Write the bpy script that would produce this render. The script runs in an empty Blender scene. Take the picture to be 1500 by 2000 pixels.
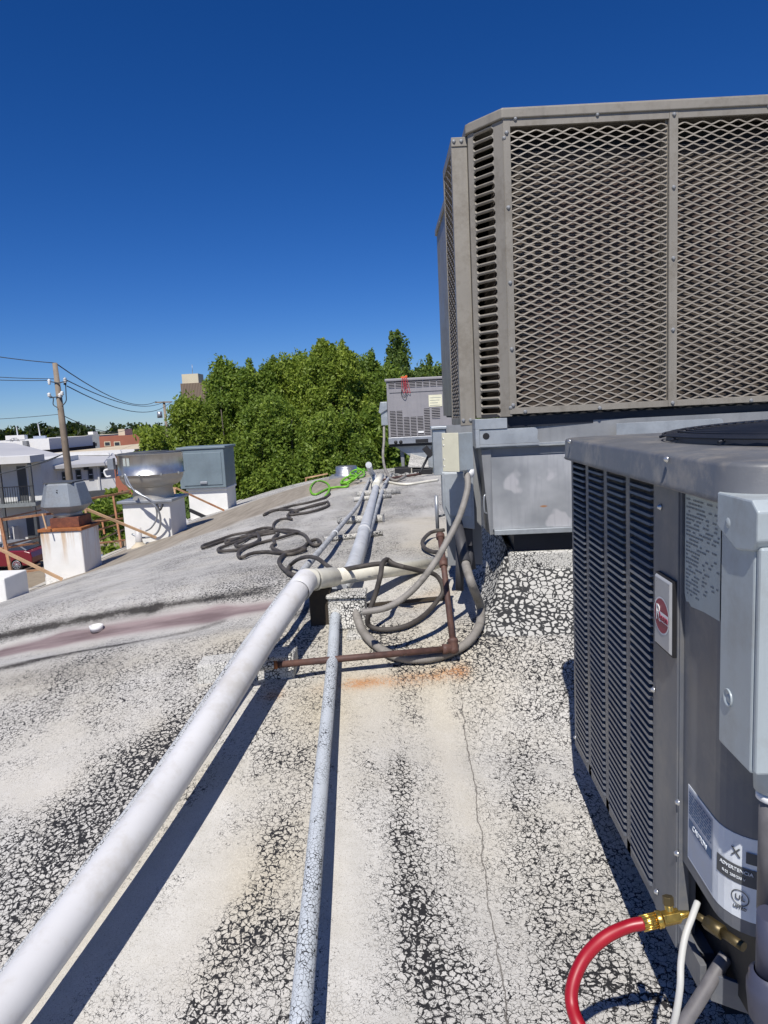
import bpy, math, random
import numpy as np
from mathutils import Vector, Matrix
random.seed(7); rng = np.random.default_rng(7)
sc = bpy.context.scene
# ---------------------------------------------------------------- camera
F = 1390.0; ROLL = math.radians(2.83); PITCH = math.radians(7.67); YAW = math.radians(2.4)
EYE = Vector((0, 0, 1.05))
fwd = Vector((-math.sin(YAW)*math.cos(PITCH), math.cos(YAW)*math.cos(PITCH), -math.sin(PITCH)))
r0 = Vector((math.cos(YAW), math.sin(YAW), 0)); u0 = r0.cross(fwd)
right = math.cos(ROLL)*r0 - math.sin(ROLL)*u0
up = math.sin(ROLL)*r0 + math.cos(ROLL)*u0
cam = bpy.data.cameras.new('camera'); camo = bpy.data.objects.new('camera', cam); sc.collection.objects.link(camo)
cam.sensor_fit = 'VERTICAL'; cam.sensor_height = 36.0; cam.lens = 36.0*F/2000.0
cam.clip_start = 0.02; cam.clip_end = 5000
Mx = Matrix((right, up, -fwd)).transposed().to_4x4(); Mx.translation = EYE
camo.matrix_world = Mx; sc.camera = camo
# ---------------------------------------------------------------- light
SUN_EL = math.radians(54); SHAD_AZ = math.radians(10)
SUN = Vector((-math.sin(SHAD_AZ)*math.cos(SUN_EL), -math.cos(SHAD_AZ)*math.cos(SUN_EL), math.sin(SUN_EL)))
w = bpy.data.worlds.new('World'); sc.world = w; w.use_nodes = True
wt = w.node_tree; bg = wt.nodes['Background']; sky = wt.nodes.new('ShaderNodeTexSky')
sky.sky_type = 'NISHITA'; sky.sun_disc = False; sky.sun_elevation = SUN_EL
sky.sun_rotation = math.atan2(SUN.x, SUN.y); sky.altitude = 300; sky.air_density = .85; sky.dust_density = 0.0; sky.ozone_density = 6.5
hsv = wt.nodes.new('ShaderNodeHueSaturation'); hsv.inputs['Saturation'].default_value = 1.25; hsv.inputs['Hue'].default_value = .505
wt.links.new(sky.outputs[0], hsv.inputs['Color']); tnt = wt.nodes.new('ShaderNodeMix'); tnt.data_type = 'RGBA'; tnt.blend_type = 'MULTIPLY'; tnt.inputs[0].default_value = 1; tnt.inputs[7].default_value = (.82, .95, 1.22, 1)
wt.links.new(hsv.outputs[0], tnt.inputs[6]); wt.links.new(tnt.outputs[2], bg.inputs[0]); bg.inputs[1].default_value = 0.068
sl = bpy.data.lights.new('sun', 'SUN'); sl.energy = 5.0; sl.angle = math.radians(0.5); sl.color = (1.0, 0.95, 0.88)
so = bpy.data.objects.new('sun', sl); sc.collection.objects.link(so)
so.rotation_euler = (-SUN).to_track_quat('-Z', 'Y').to_euler(); so.location = (0, -5, 12)
sc.view_settings.view_transform = 'Standard'; sc.view_settings.look = 'None'
sc.view_settings.exposure = 0.08; sc.view_settings.gamma = 1.0
# ---------------------------------------------------------------- pixel helpers
def ray(px, py): return fwd*F + right*(px-750) + up*(1000-py)
def P(px, py, Y):
    d = ray(px, py); return EYE + d*(Y/d.y)
def PX(px, py, X):
    d = ray(px, py); return EYE + d*(X/d.x)
KN = [(-3, -.27), (1.7, -.27), (2.4, -.19), (3.2, .11), (3.9, .17), (5.0, .12), (7.5, 0.02), (11, .0), (16, -.14), (20, -.2)]
def ridge(y):
    for (a, za), (b, zb) in zip(KN, KN[1:]):
        if y <= b:
            t = min(1, max(0, (y-a)/(b-a))); t = t*t*(3-2*t); return za+(zb-za)*t
    return KN[-1][1]
def ridge_left(y):   # straight rise towards the hump under the pipes
    if y < .6: return -.40
    if y < 3.25: return -.40+(y-.6)*.195
    t = min(1, (y-3.25)/.7); t = t*t*(3-2*t); return .116*(1-t)+ridge(y)*t
def rz(x, y):
    k = min(1, max(0, (x+.45)/.75)); k = k*k*(3-2*k)
    z = ridge(y)*k+ridge_left(y)*(1-k) + (-.037*x*x if x < 0 else -.008*x*x)
    s = min(1, max(0, (-x-.35)/.8))
    z -= .055*s*math.exp(-((y-3.45+.05*x)/.28)**2)
    z += .03*s*math.exp(-((y-4.4)/.6)**2)
    return z
def R(px, py, h=0.0):
    d = ray(px, py).normalized(); f = lambda t: (EYE+d*t).z-(rz((EYE+d*t).x, (EYE+d*t).y)+h)
    a = .3; b = a
    while b < 60 and f(b) > 0: a = b; b += .04+b*.01
    for _ in range(30):
        m = (a+b)/2
        if f(m) > 0: a = m
        else: b = m
    return EYE+d*a
# ---------------------------------------------------------------- mesh accumulator
def frame_of(t, ref=None):
    t = t.normalized()
    if ref is None: ref = Vector((0, 0, 1)) if abs(t.z) < .9 else Vector((1, 0, 0))
    s = t.cross(ref).normalized(); return s, s.cross(t).normalized()
def smooth_path(pts, n=8):
    pts = [Vector(p) for p in pts]
    if len(pts) < 3: return pts
    out = []
    Q = [pts[0]*2-pts[1]]+pts+[pts[-1]*2-pts[-2]]
    for i in range(1, len(Q)-2):
        p0, p1, p2, p3 = Q[i-1:i+3]
        for k in range(n):
            t = k/n
            out.append(.5*((2*p1)+(p2-p0)*t+(2*p0-5*p1+4*p2-p3)*t*t+(3*p1-p0-3*p2+p3)*t*t*t))
    out.append(pts[-1]); return out
def world_loc(o):
    v = Vector((0, 0, 0))
    while o is not None: v += o.location; o = o.parent
    return v
class MB:
    def __init__(s): s.v = []; s.f = []; s.sm = []
    def add(s, vs, fs, smooth=False):
        b = len(s.v); s.v += [tuple(v) for v in vs]; s.f += [tuple(b+i for i in f) for f in fs]; s.sm += [smooth]*len(fs); return s
    def box(s, x0, x1, y0, y1, z0, z1):
        return s.hexa([(x0, y0, z0), (x1, y0, z0), (x1, y1, z0), (x0, y1, z0), (x0, y0, z1), (x1, y0, z1), (x1, y1, z1), (x0, y1, z1)])
    def hexa(s, v): return s.add(v, [(3, 2, 1, 0), (4, 5, 6, 7), (0, 1, 5, 4), (1, 2, 6, 5), (2, 3, 7, 6), (3, 0, 4, 7)])
    def obox(s, c, ax, ay, az):
        c, ax, ay, az = map(Vector, (c, ax, ay, az))
        return s.hexa([c-ax-ay-az, c+ax-ay-az, c+ax+ay-az, c-ax+ay-az, c-ax-ay+az, c+ax-ay+az, c+ax+ay+az, c-ax+ay+az])
    def bar(s, a, b, w, h=None, ref=None):
        a = Vector(a); b = Vector(b); h = w if h is None else h
        sx, sy = frame_of(b-a, ref); return s.obox((a+b)/2, sx*w/2, (b-a)/2, sy*h/2)
    def prism(s, poly, ext):
        n = len(poly); e = Vector(ext); p = [Vector(q) for q in poly]
        return s.add(p+[q+e for q in p], [tuple(range(n))[::-1], tuple(range(n, 2*n))]+[(i, (i+1) % n, n+(i+1) % n, n+i) for i in range(n)])
    def tube(s, pts, r, n=12, rf=None, cap=True, smooth=True):
        pts = [Vector(p) for p in pts]; m = len(pts); vs = []
        T = [(pts[min(i+1, m-1)]-pts[max(i-1, 0)]) for i in range(m)]
        sx, sy = frame_of(T[0])
        for i, p in enumerate(pts):
            t = T[i].normalized(); sx = (sx-t*sx.dot(t)).normalized(); sy = sx.cross(t)
            rr = rf(i) if rf else r
            vs += [p+(sx*math.cos(2*math.pi*k/n)+sy*math.sin(2*math.pi*k/n))*rr for k in range(n)]
        fs = [(i*n+k, i*n+(k+1) % n, (i+1)*n+(k+1) % n, (i+1)*n+k) for i in range(m-1) for k in range(n)]
        s.add(vs, fs, smooth)
        if cap:
            b = len(s.v)-m*n
            s.f += [tuple(b+k for k in range(n))[::-1], tuple(b+(m-1)*n+k for k in range(n))]; s.sm += [False, False]
        return s
    def cyl(s, a, b, r, n=20, r2=None, smooth=True):
        r2 = r if r2 is None else r2
        return s.tube([a, b], r, n, rf=lambda i: (r, r2)[i], smooth=smooth)
    def lathe(s, c, prof, n=40, axis=None, smooth=True):
        c = Vector(c); ax = Vector(axis or (0, 0, 1)).normalized(); sx, sy = frame_of(ax); m = len(prof); vs = []
        for (r, z) in prof: vs += [c+ax*z+(sx*math.cos(2*math.pi*k/n)+sy*math.sin(2*math.pi*k/n))*max(r, 1e-4) for k in range(n)]
        return s.add(vs, [(i*n+k, i*n+(k+1) % n, (i+1)*n+(k+1) % n, (i+1)*n+k) for i in range(m-1) for k in range(n)], smooth)
    def quad(s, a, b, c, d): return s.add([a, b, c, d], [(0, 1, 2, 3)])
    def build(s, name, m, parent=None, bevel=0, label=None, org=None):
        me = bpy.data.meshes.new(name)
        if parent is not None: o0 = world_loc(parent)
        elif org is not None: o0 = Vector(org)
        else:
            a = np.array(s.v); mn = a.min(0); mxx = a.max(0); o0 = Vector(((mn[0]+mxx[0])/2, (mn[1]+mxx[1])/2, mn[2]))
        me.from_pydata([tuple(Vector(v)-o0) for v in s.v], [], s.f)
        me.polygons.foreach_set('use_smooth', s.sm)
        me.materials.append(m); me.update()
        o = bpy.data.objects.new(name, me); sc.collection.objects.link(o)
        if parent is not None: o.parent = parent
        else: o.location = o0
        if bevel:
            b = o.modifiers.new('bevel', 'BEVEL'); b.width = bevel; b.segments = 2; b.limit_method = 'ANGLE'; b.angle_limit = math.radians(40)
        if label: o['label'] = label
        return o
def tag(o, label, cat, group=None):
    o['label'] = label; o['category'] = cat
    if group: o['group'] = group
    return o
def struct(o): o['kind'] = 'structure'; return o
def thing(name, loc, label, cat, group=None):
    o = bpy.data.objects.new(name, None); sc.collection.objects.link(o); o.location = loc; o.empty_display_size = .1
    return tag(o, label, cat, group)
def lettering(body, size, origin, xdir, ydir, m, parent, name='lettering', extrude=.0006, align='CENTER', shear=0, bold=0):
    c = bpy.data.curves.new('t', 'FONT'); c.body = body; c.size = size; c.align_x = align; c.align_y = 'CENTER'; c.extrude = extrude; c.shear = shear; c.offset = bold
    t = bpy.data.objects.new('t', c); sc.collection.objects.link(t); bpy.context.view_layer.update()
    me = bpy.data.meshes.new_from_object(t); bpy.data.objects.remove(t)
    xd = Vector(xdir).normalized(); yd = Vector(ydir).normalized(); zd = xd.cross(yd); o0 = world_loc(parent); og = Vector(origin)
    for v in me.vertices: v.co = og+xd*v.co.x+yd*v.co.y+zd*v.co.z-o0
    me.materials.clear(); me.materials.append(m)
    o = bpy.data.objects.new(name, me); sc.collection.objects.link(o); o.parent = parent; return o
# ---------------------------------------------------------------- materials
class NT:
    def __init__(s, name):
        s.m = bpy.data.materials.new(name); s.m.use_nodes = True; s.t = s.m.node_tree; s.b = s.t.nodes['Principled BSDF']; s.tc = s.t.nodes.new('ShaderNodeTexCoord')
    def put(s, sock, v):
        if hasattr(v, 'is_output') or isinstance(v, bpy.types.NodeSocket): s.t.links.new(v, sock)
        elif isinstance(v, (tuple, list)) and len(v) == 3 and sock.type == 'RGBA': sock.default_value = (*v, 1)
        else: sock.default_value = v
    def geo(s): return s.t.nodes.new('ShaderNodeNewGeometry').outputs['Position']
    def mapping(s, v, scale=(1, 1, 1), loc=(0, 0, 0), rot=(0, 0, 0)):
        n = s.t.nodes.new('ShaderNodeMapping'); s.put(n.inputs[0], v); n.inputs['Scale'].default_value = scale; n.inputs['Location'].default_value = loc; n.inputs['Rotation'].default_value = rot; return n.outputs[0]
    def noise(s, v, scale, detail=4, rough=.6, col=False):
        n = s.t.nodes.new('ShaderNodeTexNoise'); s.put(n.inputs['Vector'], v); n.inputs['Scale'].default_value = scale; n.inputs['Detail'].default_value = detail; n.inputs['Roughness'].default_value = rough
        return n.outputs['Color' if col else 'Fac']
    def vor(s, v, scale, feat='DISTANCE_TO_EDGE', out='Distance', rnd=1):
        n = s.t.nodes.new('ShaderNodeTexVoronoi'); n.feature = feat; s.put(n.inputs['Vector'], v); s.put(n.inputs['Scale'], scale); n.inputs['Randomness'].default_value = rnd; return n.outputs[out]
    def wave(s, v, scale, dist=0, axis='X', detail=0):
        n = s.t.nodes.new('ShaderNodeTexWave'); n.bands_direction = axis; s.put(n.inputs['Vector'], v); n.inputs['Scale'].default_value = scale; n.inputs['Distortion'].default_value = dist; n.inputs['Detail'].default_value = detail; return n.outputs['Fac']
    def mr(s, v, a, b, c=0.0, d=1.0, smooth=False):
        n = s.t.nodes.new('ShaderNodeMapRange'); n.interpolation_type = 'SMOOTHSTEP' if smooth else 'LINEAR'
        for i, q in enumerate((v, a, b, c, d)): s.put(n.inputs[i], q)
        return n.outputs[0]
    def math(s, op, a, b=0.0, clamp=False):
        n = s.t.nodes.new('ShaderNodeMath'); n.operation = op; n.use_clamp = clamp; s.put(n.inputs[0], a); s.put(n.inputs[1], b); return n.outputs[0]
    def vmath(s, op, a, b):
        n = s.t.nodes.new('ShaderNodeVectorMath'); n.operation = op; s.put(n.inputs[0], a)
        if op == 'SCALE': s.put(n.inputs['Scale'], b)
        else: s.put(n.inputs[1], b)
        return n.outputs[0]
    def mix(s, f, a, b, mode='MIX'):
        n = s.t.nodes.new('ShaderNodeMix'); n.data_type = 'RGBA'; n.blend_type = mode; s.put(n.inputs[0], f); s.put(n.inputs[6], a); s.put(n.inputs[7], b); return n.outputs[2]
    def attr(s, name, out='Fac'):
        n = s.t.nodes.new('ShaderNodeAttribute'); n.attribute_name = name; return n.outputs[out]
    def sep(s, v):
        n = s.t.nodes.new('ShaderNodeSeparateXYZ'); s.put(n.inputs[0], v); return n.outputs
    def bump(s, h, strength=.3, dist=.01):
        n = s.t.nodes.new('ShaderNodeBump'); s.put(n.inputs['Height'], h); n.inputs['Strength'].default_value = strength; n.inputs['Distance'].default_value = dist
        s.t.links.new(n.outputs[0], s.b.inputs['Normal'])
    def out(s, col, rough=.6, metal=0.0, spec=None):
        s.put(s.b.inputs['Base Color'], col); s.put(s.b.inputs['Roughness'], rough); s.put(s.b.inputs['Metallic'], metal)
        if spec is not None: s.b.inputs['Specular IOR Level'].default_value = spec
        return s.m
def paint(name, col, rough=.5, metal=0.0, var=.12, scale=6, grime=None, gamt=.5, gscale=2.5, streak=0.0, bump=.08, fine=60):
    """weathered surface: large tone variation, optional grime patches and vertical streaks"""
    n = NT(name); p = n.geo()
    a = n.noise(p, scale, 5); c1 = tuple(max(0, c*(1-var)) for c in col); c2 = tuple(min(1, c*(1+var)) for c in col)
    c = n.mix(n.mr(a, .3, .7), c1, c2)
    if streak:
        q = n.noise(n.mapping(p, (14, 14, .9)), 1.6, 5); c = n.mix(n.math('MULTIPLY', n.mr(q, .5, .75), streak), c, tuple(x*.55 for x in col))
    if grime is not None:
        g = n.noise(p, gscale, 8, .7); g2 = n.noise(p, 55, 3); g = n.math('ADD', g, n.math('MULTIPLY', g2, .25)); c = n.mix(n.math('MULTIPLY', n.mr(g, .6, .78), gamt), c, grime)
    b = n.noise(p, fine, 3); n.bump(b, bump, .004)
    r = n.mr(a, .3, .7, max(.05, rough-.1), min(1, rough+.1)); return n.out(c, r, metal)
def cracked(name, base, scale=60, w=.16, amt=1.0, dark=(.02, .021, .023), tint=None, patch=3.0, thr=.4, ygrad=None):
    """white coating alligatored over black, used on pipes, blocks and boxes"""
    n = NT(name); p = n.geo(); d = n.vmath('SCALE', n.vmath('SUBTRACT', n.noise(p, 60, 2, col=True), (.5, .5, .5)), min(.014, .55/scale))
    q = n.vmath('ADD', p, d); e = n.vor(q, scale); a = n.noise(p, patch, 5, .65); br = n.noise(p, 45, 2)
    if ygrad: a = n.math('ADD', a, n.mr(n.sep(p)[1], ygrad[0], ygrad[1], ygrad[2], ygrad[3]))
    wd = n.math('MULTIPLY', n.mr(a, thr-.12, thr+.2, 0, w*amt), n.mr(br, .3, .6, .35, 1.2)); cr = n.math('SUBTRACT', 1.0, n.mr(e, n.math('MULTIPLY', wd, .55), n.math('ADD', wd, .0006), 0, 1, True))
    c = n.mix(n.mr(a, .3, .7), tuple(x*.86 for x in base), base)
    if tint: c = n.mix(n.mr(n.noise(p, 9, 5), .5, .7, 0, .7), c, tint)
    c = n.mix(cr, c, dark); n.bump(n.math('SUBTRACT', 1.0, cr), .35, .004); return n.out(c, .75)
M = {}
M['pvc_white'] = paint('pvc_white', (.60, .60, .605), .42, var=.05, scale=3, grime=(.42, .39, .34), gamt=.45, gscale=7, bump=.03)
M['pvc_cream'] = paint('pvc_cream', (.76, .735, .63), .42, var=.06, scale=8, grime=(.4, .36, .28), gamt=.35, gscale=9, bump=.03)
M['pvc_grey'] = paint('pvc_grey', (.55, .57, .59), .5, var=.1, scale=5, grime=(.2, .2, .2), gamt=.35, gscale=14, bump=.04)
M['crack_pipe'] = cracked('crack_pipe', (.50, .52, .54), 105, .13, 1, patch=5, thr=.5)
M['crack_conduit'] = cracked('crack_conduit', (.50, .54, .58), 105, .13, 1, patch=7, thr=.5, ygrad=(1.2, 2.0, .08, -.03))
M['crack_block'] = cracked('crack_block', (.60, .59, .55), 75, .16, 1, patch=5, thr=.45)
M['crack_curb'] = cracked('crack_curb', (.47, .465, .44), 36, .22, 1.0, patch=4.5, thr=.36)
M['rubber'] = paint('rubber', (.055, .048, .043), .7, var=.25, scale=12, grime=(.12, .108, .093), gamt=.5, gscale=6)
M['flex'] = paint('flex', (.24, .225, .205), .65, var=.2, scale=8, grime=(.13, .12, .10), gamt=.7, gscale=9, bump=.2)
M['flex_dark'] = paint('flex_dark', (.05, .05, .055), .6, var=.2)
M['lime'] = paint('lime', (.17, .44, .03), .5, var=.15, scale=10)
M['lime_dirty'] = paint('lime_dirty', (.2, .26, .1), .6, var=.3, scale=10)
M['rustpipe'] = paint('rustpipe', (.085, .045, .037), .65, var=.35, scale=25, grime=(.16, .075, .05), gamt=.5, gscale=12, bump=.3)
M['rust'] = paint('rust', (.34, .12, .035), .8, var=.35, scale=30, grime=(.12, .05, .03), gamt=.6, gscale=15, bump=.3)
M['rail'] = paint('rail', (.40, .19, .10), .75, var=.3, scale=9, grime=(.58, .40, .22), gamt=.8, gscale=4, bump=.2)
M['rail_tan'] = paint('rail_tan', (.58, .38, .22), .7, var=.2, scale=9, grime=(.33, .14, .07), gamt=.8, gscale=3, bump=.2)
M['unit_tan'] = paint('unit_tan', (.26, .24, .205), .48, var=.07, scale=3, grime=(.17, .15, .12), gamt=.7, gscale=6, streak=.4, bump=.06)
M['mesh_tan'] = paint('mesh_tan', (.235, .21, .175), .5, var=.12, scale=6, grime=(.2, .17, .13), gamt=.4)
M['cond_grey'] = paint('cond_grey', (.118, .127, .145), .42, var=.1, scale=5, grime=(.21, .20, .18), gamt=.5, gscale=6, streak=.3, bump=.05)
M['cond_top'] = paint('cond_top', (.12, .127, .14), .5, var=.12, scale=8, grime=(.27, .25, .22), gamt=.65, gscale=7, bump=.12)
M['slat'] = paint('slat', (.20, .205, .22), .4, var=.08)
M['black'] = paint('black', (.012, .012, .014), .6, var=.2)
M['navy'] = paint('navy', (.016, .019, .028), .5, var=.2)
M['galv'] = paint('galv', (.37, .40, .42), .42, metal=.35, var=.12, scale=9, grime=(.28, .3, .32), gamt=.5, gscale=14, bump=.05)
M['galv_dull'] = paint('galv_dull', (.27, .28, .29), .55, metal=.3, var=.12, scale=6, streak=.3)
M['disc'] = paint('disc', (.40, .45, .47), .45, metal=.1, var=.08, scale=5, grime=(.30, .31, .30), gamt=.5, gscale=9, streak=.2, bump=.06)
M['cream_box'] = paint('cream_box', (.62, .60, .46), .5, var=.06, scale=8, grime=(.4, .38, .27), gamt=.35)
M['alum'] = paint('alum', (.52, .53, .54), .35, metal=.85, var=.15, scale=4, grime=(.4, .37, .32), gamt=.5, gscale=3, streak=.25, bump=.1)
M['alum_dull'] = paint('alum_dull', (.46, .45, .42), .5, metal=.5, var=.18, scale=5, grime=(.4, .33, .24), gamt=.5)
M['rust_dark'] = paint('rust_dark', (.15, .05, .03), .8, var=.3, scale=30, grime=(.3, .1, .04), gamt=.6, gscale=10, bump=.3)
M['whitebox'] = paint('whitebox', (.66, .66, .63), .7, var=.05, scale=4, grime=(.5, .47, .4), gamt=.35, gscale=5)
M['slate'] = paint('slate', (.17, .22, .25), .5, var=.07, scale=4, grime=(.12, .15, .17), gamt=.4, streak=.15)
M['hoodgrey'] = paint('hoodgrey', (.26, .29, .32), .5, metal=.2, var=.12, scale=5, grime=(.14, .13, .12), gamt=.5)
M['rtu'] = paint('rtu', (.27, .262, .275), .5, var=.06, scale=4, streak=.2)
M['brass'] = paint('brass', (.62, .42, .10), .28, metal=.9, var=.15, scale=30)
M['brass_shaded'] = paint('brass_shaded', (.11, .085, .04), .45, metal=.6, var=.15, scale=30)  # copy of the brass, darkened to look shaded
M['red_hose'] = paint('red_hose', (.31, .004, .014), .45, var=.1, scale=10, bump=.02)
M['cable'] = paint('cable', (.50, .50, .47), .5, var=.08)
M['greycond'] = paint('greycond', (.13, .125, .13), .6, var=.2, scale=30)
M['bluepvc'] = paint('bluepvc', (.055, .06, .095), .5, var=.08)
M['white'] = paint('white', (.75, .75, .74), .6, var=.04)
M['zinc'] = paint('zinc', (.62, .62, .6), .3, metal=.8, var=.1)
M['label'] = paint('label', (.44, .48, .45), .5, var=.08, scale=20)
M['label_white'] = paint('label_white', (.66, .70, .74), .4, var=.05, scale=20)
M['label_blue'] = paint('label_blue', (.33, .38, .48), .4, var=.1, scale=30)
M['ink'] = paint('ink', (.07, .075, .08), .6, var=.1)
M['ink_soft'] = paint('ink_soft', (.2, .22, .22), .6, var=.2)
M['blueink'] = paint('blueink', (.03, .10, .23), .5, var=.1)
M['crimson'] = paint('crimson', (.27, .015, .05), .45, var=.1)
M['badge'] = paint('badge', (.42, .43, .44), .35, metal=.2, var=.08, scale=15)
M['wood'] = paint('wood', (.04, .03, .02), .8, var=.4, scale=20, bump=.4)
M['polewood'] = paint('polewood', (.24, .195, .15), .85, var=.2, scale=3, streak=.5)
M['wire'] = paint('wire', (.05, .06, .07), .6, var=.1)
M['steel'] = paint('steel', (.35, .37, .4), .4, metal=.5, var=.1)
M['orange'] = paint('orange', (.75, .13, .02), .5, var=.1)
M['redthin'] = paint('redthin', (.5, .03, .05), .5, var=.1)
def coil_mat():
    n = NT('coil_fins'); p = n.geo(); x, y, z = n.sep(p)
    fins = n.wave(n.mapping(p, (1, 1, 1)), 95, .6, 'X', 1); rows = n.wave(p, 8.7, .25, 'Z', 1)
    a = n.noise(p, 3.5, 6); c = n.mix(n.mr(a, .35, .65), (.045, .034, .026), (.09, .069, .052))
    c = n.mix(n.mr(n.noise(p, 2.2, 5), .52, .65, 0, .6), c, (.12, .075, .062))
    c = n.mix(n.math('MULTIPLY', n.mr(rows, .95, .995), .8), c, (.34, .30, .25)); c = n.mix(n.math('MULTIPLY', fins, .35), c, (.03, .025, .02))
    n.bump(fins, .5, .002); return n.out(c, .7)
M['coil'] = coil_mat()
# ---------------------------------------------------------------- roof with cracked coating
GZ = -6.2
def strokes(xs, ys, L):
    out = np.zeros_like(xs)
    for (a, b, wd, s) in L:
        A = R(*a); B = R(*b); dx, dy = B.x-A.x, B.y-A.y; q = dx*dx+dy*dy+1e-9
        t = np.clip(((xs-A.x)*dx+(ys-A.y)*dy)/q, 0, 1); d2 = (xs-A.x-t*dx)**2+(ys-A.y-t*dy)**2
        out = out+s*np.exp(-d2/(wd*wd))
    return out
def sx_line(x, m): return -4.02+x*m
xs = np.concatenate([np.arange(-4.04, 1.4, .03), np.arange(1.4, 7.1, .2)])
ys = [-2.5, -1.5, -.5, 0.1, .5]
while ys[-1] < 16.3: ys.append(ys[-1]+max(.02, ys[-1]*.012))
ys = np.array(ys); NX, NY = len(xs), len(ys)
GX, GY = np.meshgrid(xs, ys)
zz = np.array([[rz(x, y) for x in xs] for y in ys])
me = bpy.data.meshes.new('roof')
co = np.stack([GX, GY, zz], -1).reshape(-1, 3)
idx = np.arange(NX*NY).reshape(NY, NX)
q = np.stack([idx[:-1, :-1], idx[:-1, 1:], idx[1:, 1:], idx[1:, :-1]], -1).reshape(-1, 4)
me.vertices.add(len(co)); me.vertices.foreach_set('co', co.ravel())
me.loops.add(q.size); me.loops.foreach_set('vertex_index', q.ravel())
me.polygons.add(len(q)); me.polygons.foreach_set('loop_start', np.arange(len(q))*4); me.polygons.foreach_set('loop_total', np.full(len(q), 4))
me.polygons.foreach_set('use_smooth', np.ones(len(q), bool)); me.update(); me.validate()
fx, fy = co[:, 0], co[:, 1]
crk = strokes(fx, fy, [
    ((0, 1830), (330, 1430), .07, .9), ((0, 1720), (240, 1500), .12, .75), ((250, 1500), (440, 1330), .07, .7), ((0, 1640), (60, 1600), .12, .5), ((60, 1880), (360, 1420), .025, .5),
    ((400, 1990), (470, 1830), .07, .8), ((470, 1830), (560, 1600), .05, .55), ((540, 1480), (620, 1500), .05, .45), ((560, 2000), (570, 1800), .06, .6),
    ((780, 1480), (790, 1640), .03, .8), ((790, 1640), (850, 2000), .045, 1.0), ((900, 1900), (980, 2000), .06, .6), ((780, 1300), (800, 1400), .05, .45),
    ((1010, 1470), (1030, 1600), .06, .55), ((1040, 1640), (1090, 2000), .08, .4), ((1150, 1900), (1330, 1990), .14, .55), ((1120, 1700), (1180, 1900), .08, .4),
    ((950, 1225), (1110, 1210), .14, 1.0), ((900, 1280), (1110, 1330), .14, .5), ((740, 1240), (800, 1300), .07, .55), ((590, 1200), (740, 1230), .07, .55),
    ((380, 1300), (560, 1250), .1, .6), ((560, 1080), (680, 1040), .28, .45), ((730, 1080), (860, 1060), .35, .45), ((500, 1110), (600, 1130), .16, .6),
    ((760, 1000), (850, 960), .8, .3), ((560, 1000), (650, 985), .7, .25), ((420, 1160), (520, 1150), .2, .5), ((0, 1420), (200, 1360), .25, .35), ((780, 920), (880, 915), .9, .6), ((640, 930), (700, 925), .9, .2)])
smo = strokes(fx, fy, [
    ((60, 1990), (420, 1560), .045, .9), ((300, 1850), (450, 1700), .07, .8), ((860, 1360), (905, 1620), .04, .5), ((650, 1400), (680, 1900), .05, .35),
    ((700, 1330), (740, 1460), .09, .35), ((0, 1560), (120, 1530), .1, .45), ((960, 1180), (1110, 1165), .05, .3), ((830, 1020), (850, 1060), .25, .9)])
pink = strokes(fx, fy, [((0, 1277), (120, 1250), .062, 1.0), ((120, 1250), (420, 1200), .075, 1.0), ((420, 1200), (560, 1180), .06, .8)])
drt_shade = strokes(fx, fy, [((0, 1243), (300, 1187), .045, 1.4), ((300, 1187), (520, 1152), .035, 1.2), ((0, 1306), (230, 1260), .035, 1.2), ((230, 1260), (430, 1216), .03, .8), ((0, 1330), (200, 1300), .12, .3), ((590, 1200), (620, 1175), .05, .9)])  # dark dirt edges; the stain's upper edge also has shade painted in
rst = strokes(fx, fy, [((690, 1335), (905, 1312), .035, .95), ((530, 1358), (536, 1357), .035, .9), ((620, 1345), (680, 1340), .04, .35), ((880, 1308), (905, 1306), .02, .6), ((800, 1180), (860, 1160), .07, .35)])
tan = strokes(fx, fy, [((420, 1900), (520, 1700), .14, .6), ((520, 1700), (620, 1400), .16, .7), ((650, 1380), (850, 1330), .22, .7), ((700, 1280), (900, 1250), .28, .8), ((820, 1180), (870, 1150), .12, .6), ((30, 1980), (420, 1500), .06, .8),
    ((850, 1380), (950, 1700), .12, .3), ((480, 1250), (560, 1230), .2, .7), ((0, 1480), (300, 1440), .3, .4), ((830, 1015), (860, 1070), .35, 1.0), ((0, 1350), (400, 1260), .18, .6)])
Lp = [R(*q) for q in ((150, 1128), (190, 1114), (300, 1083), (380, 1056), (512, 1004), (620, 968), (716, 944))]
Up = [R(*q) for q in ((460, 991), (560, 957), (604, 944), (690, 926))]
lx = np.interp(fy, [q.y for q in Lp], [q.x for q in Lp]); uy = [0, Up[0].y-1.5]+[q.y for q in Up]; ux = [-4.05, -4.05]+[q.x for q in Up]
wv_ = .10*np.sin(fy*2.3)+.05*np.sin(fy*7)
brn = np.clip((lx+wv_-fx)/.22, 0, 1)*np.clip((fx-np.interp(fy, uy, ux))/.25+.3, 0, 1)*np.clip((fy-Lp[0].y)/.3, 0, 1)
curbw = np.clip((-3.86-fx)/.05, 0, 1)
for nm, arr in (('crk', crk), ('smo', smo), ('pink', pink), ('drt_shade', drt_shade), ('rst', rst), ('tan', tan), ('brn', brn), ('cw', curbw)):
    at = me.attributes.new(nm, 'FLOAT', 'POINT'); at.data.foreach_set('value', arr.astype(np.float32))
n = NT('roof_coating'); p = n.geo()
wob = n.vmath('SCALE', n.vmath('SUBTRACT', n.noise(p, 70, 2, col=True), (.5, .5, .5)), .011)
pw = n.vmath('ADD', n.vmath('ADD', p, wob), n.vmath('SCALE', n.vmath('SUBTRACT', n.noise(p, 28, 2, col=True), (.5, .5, .5)), .022))
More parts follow.
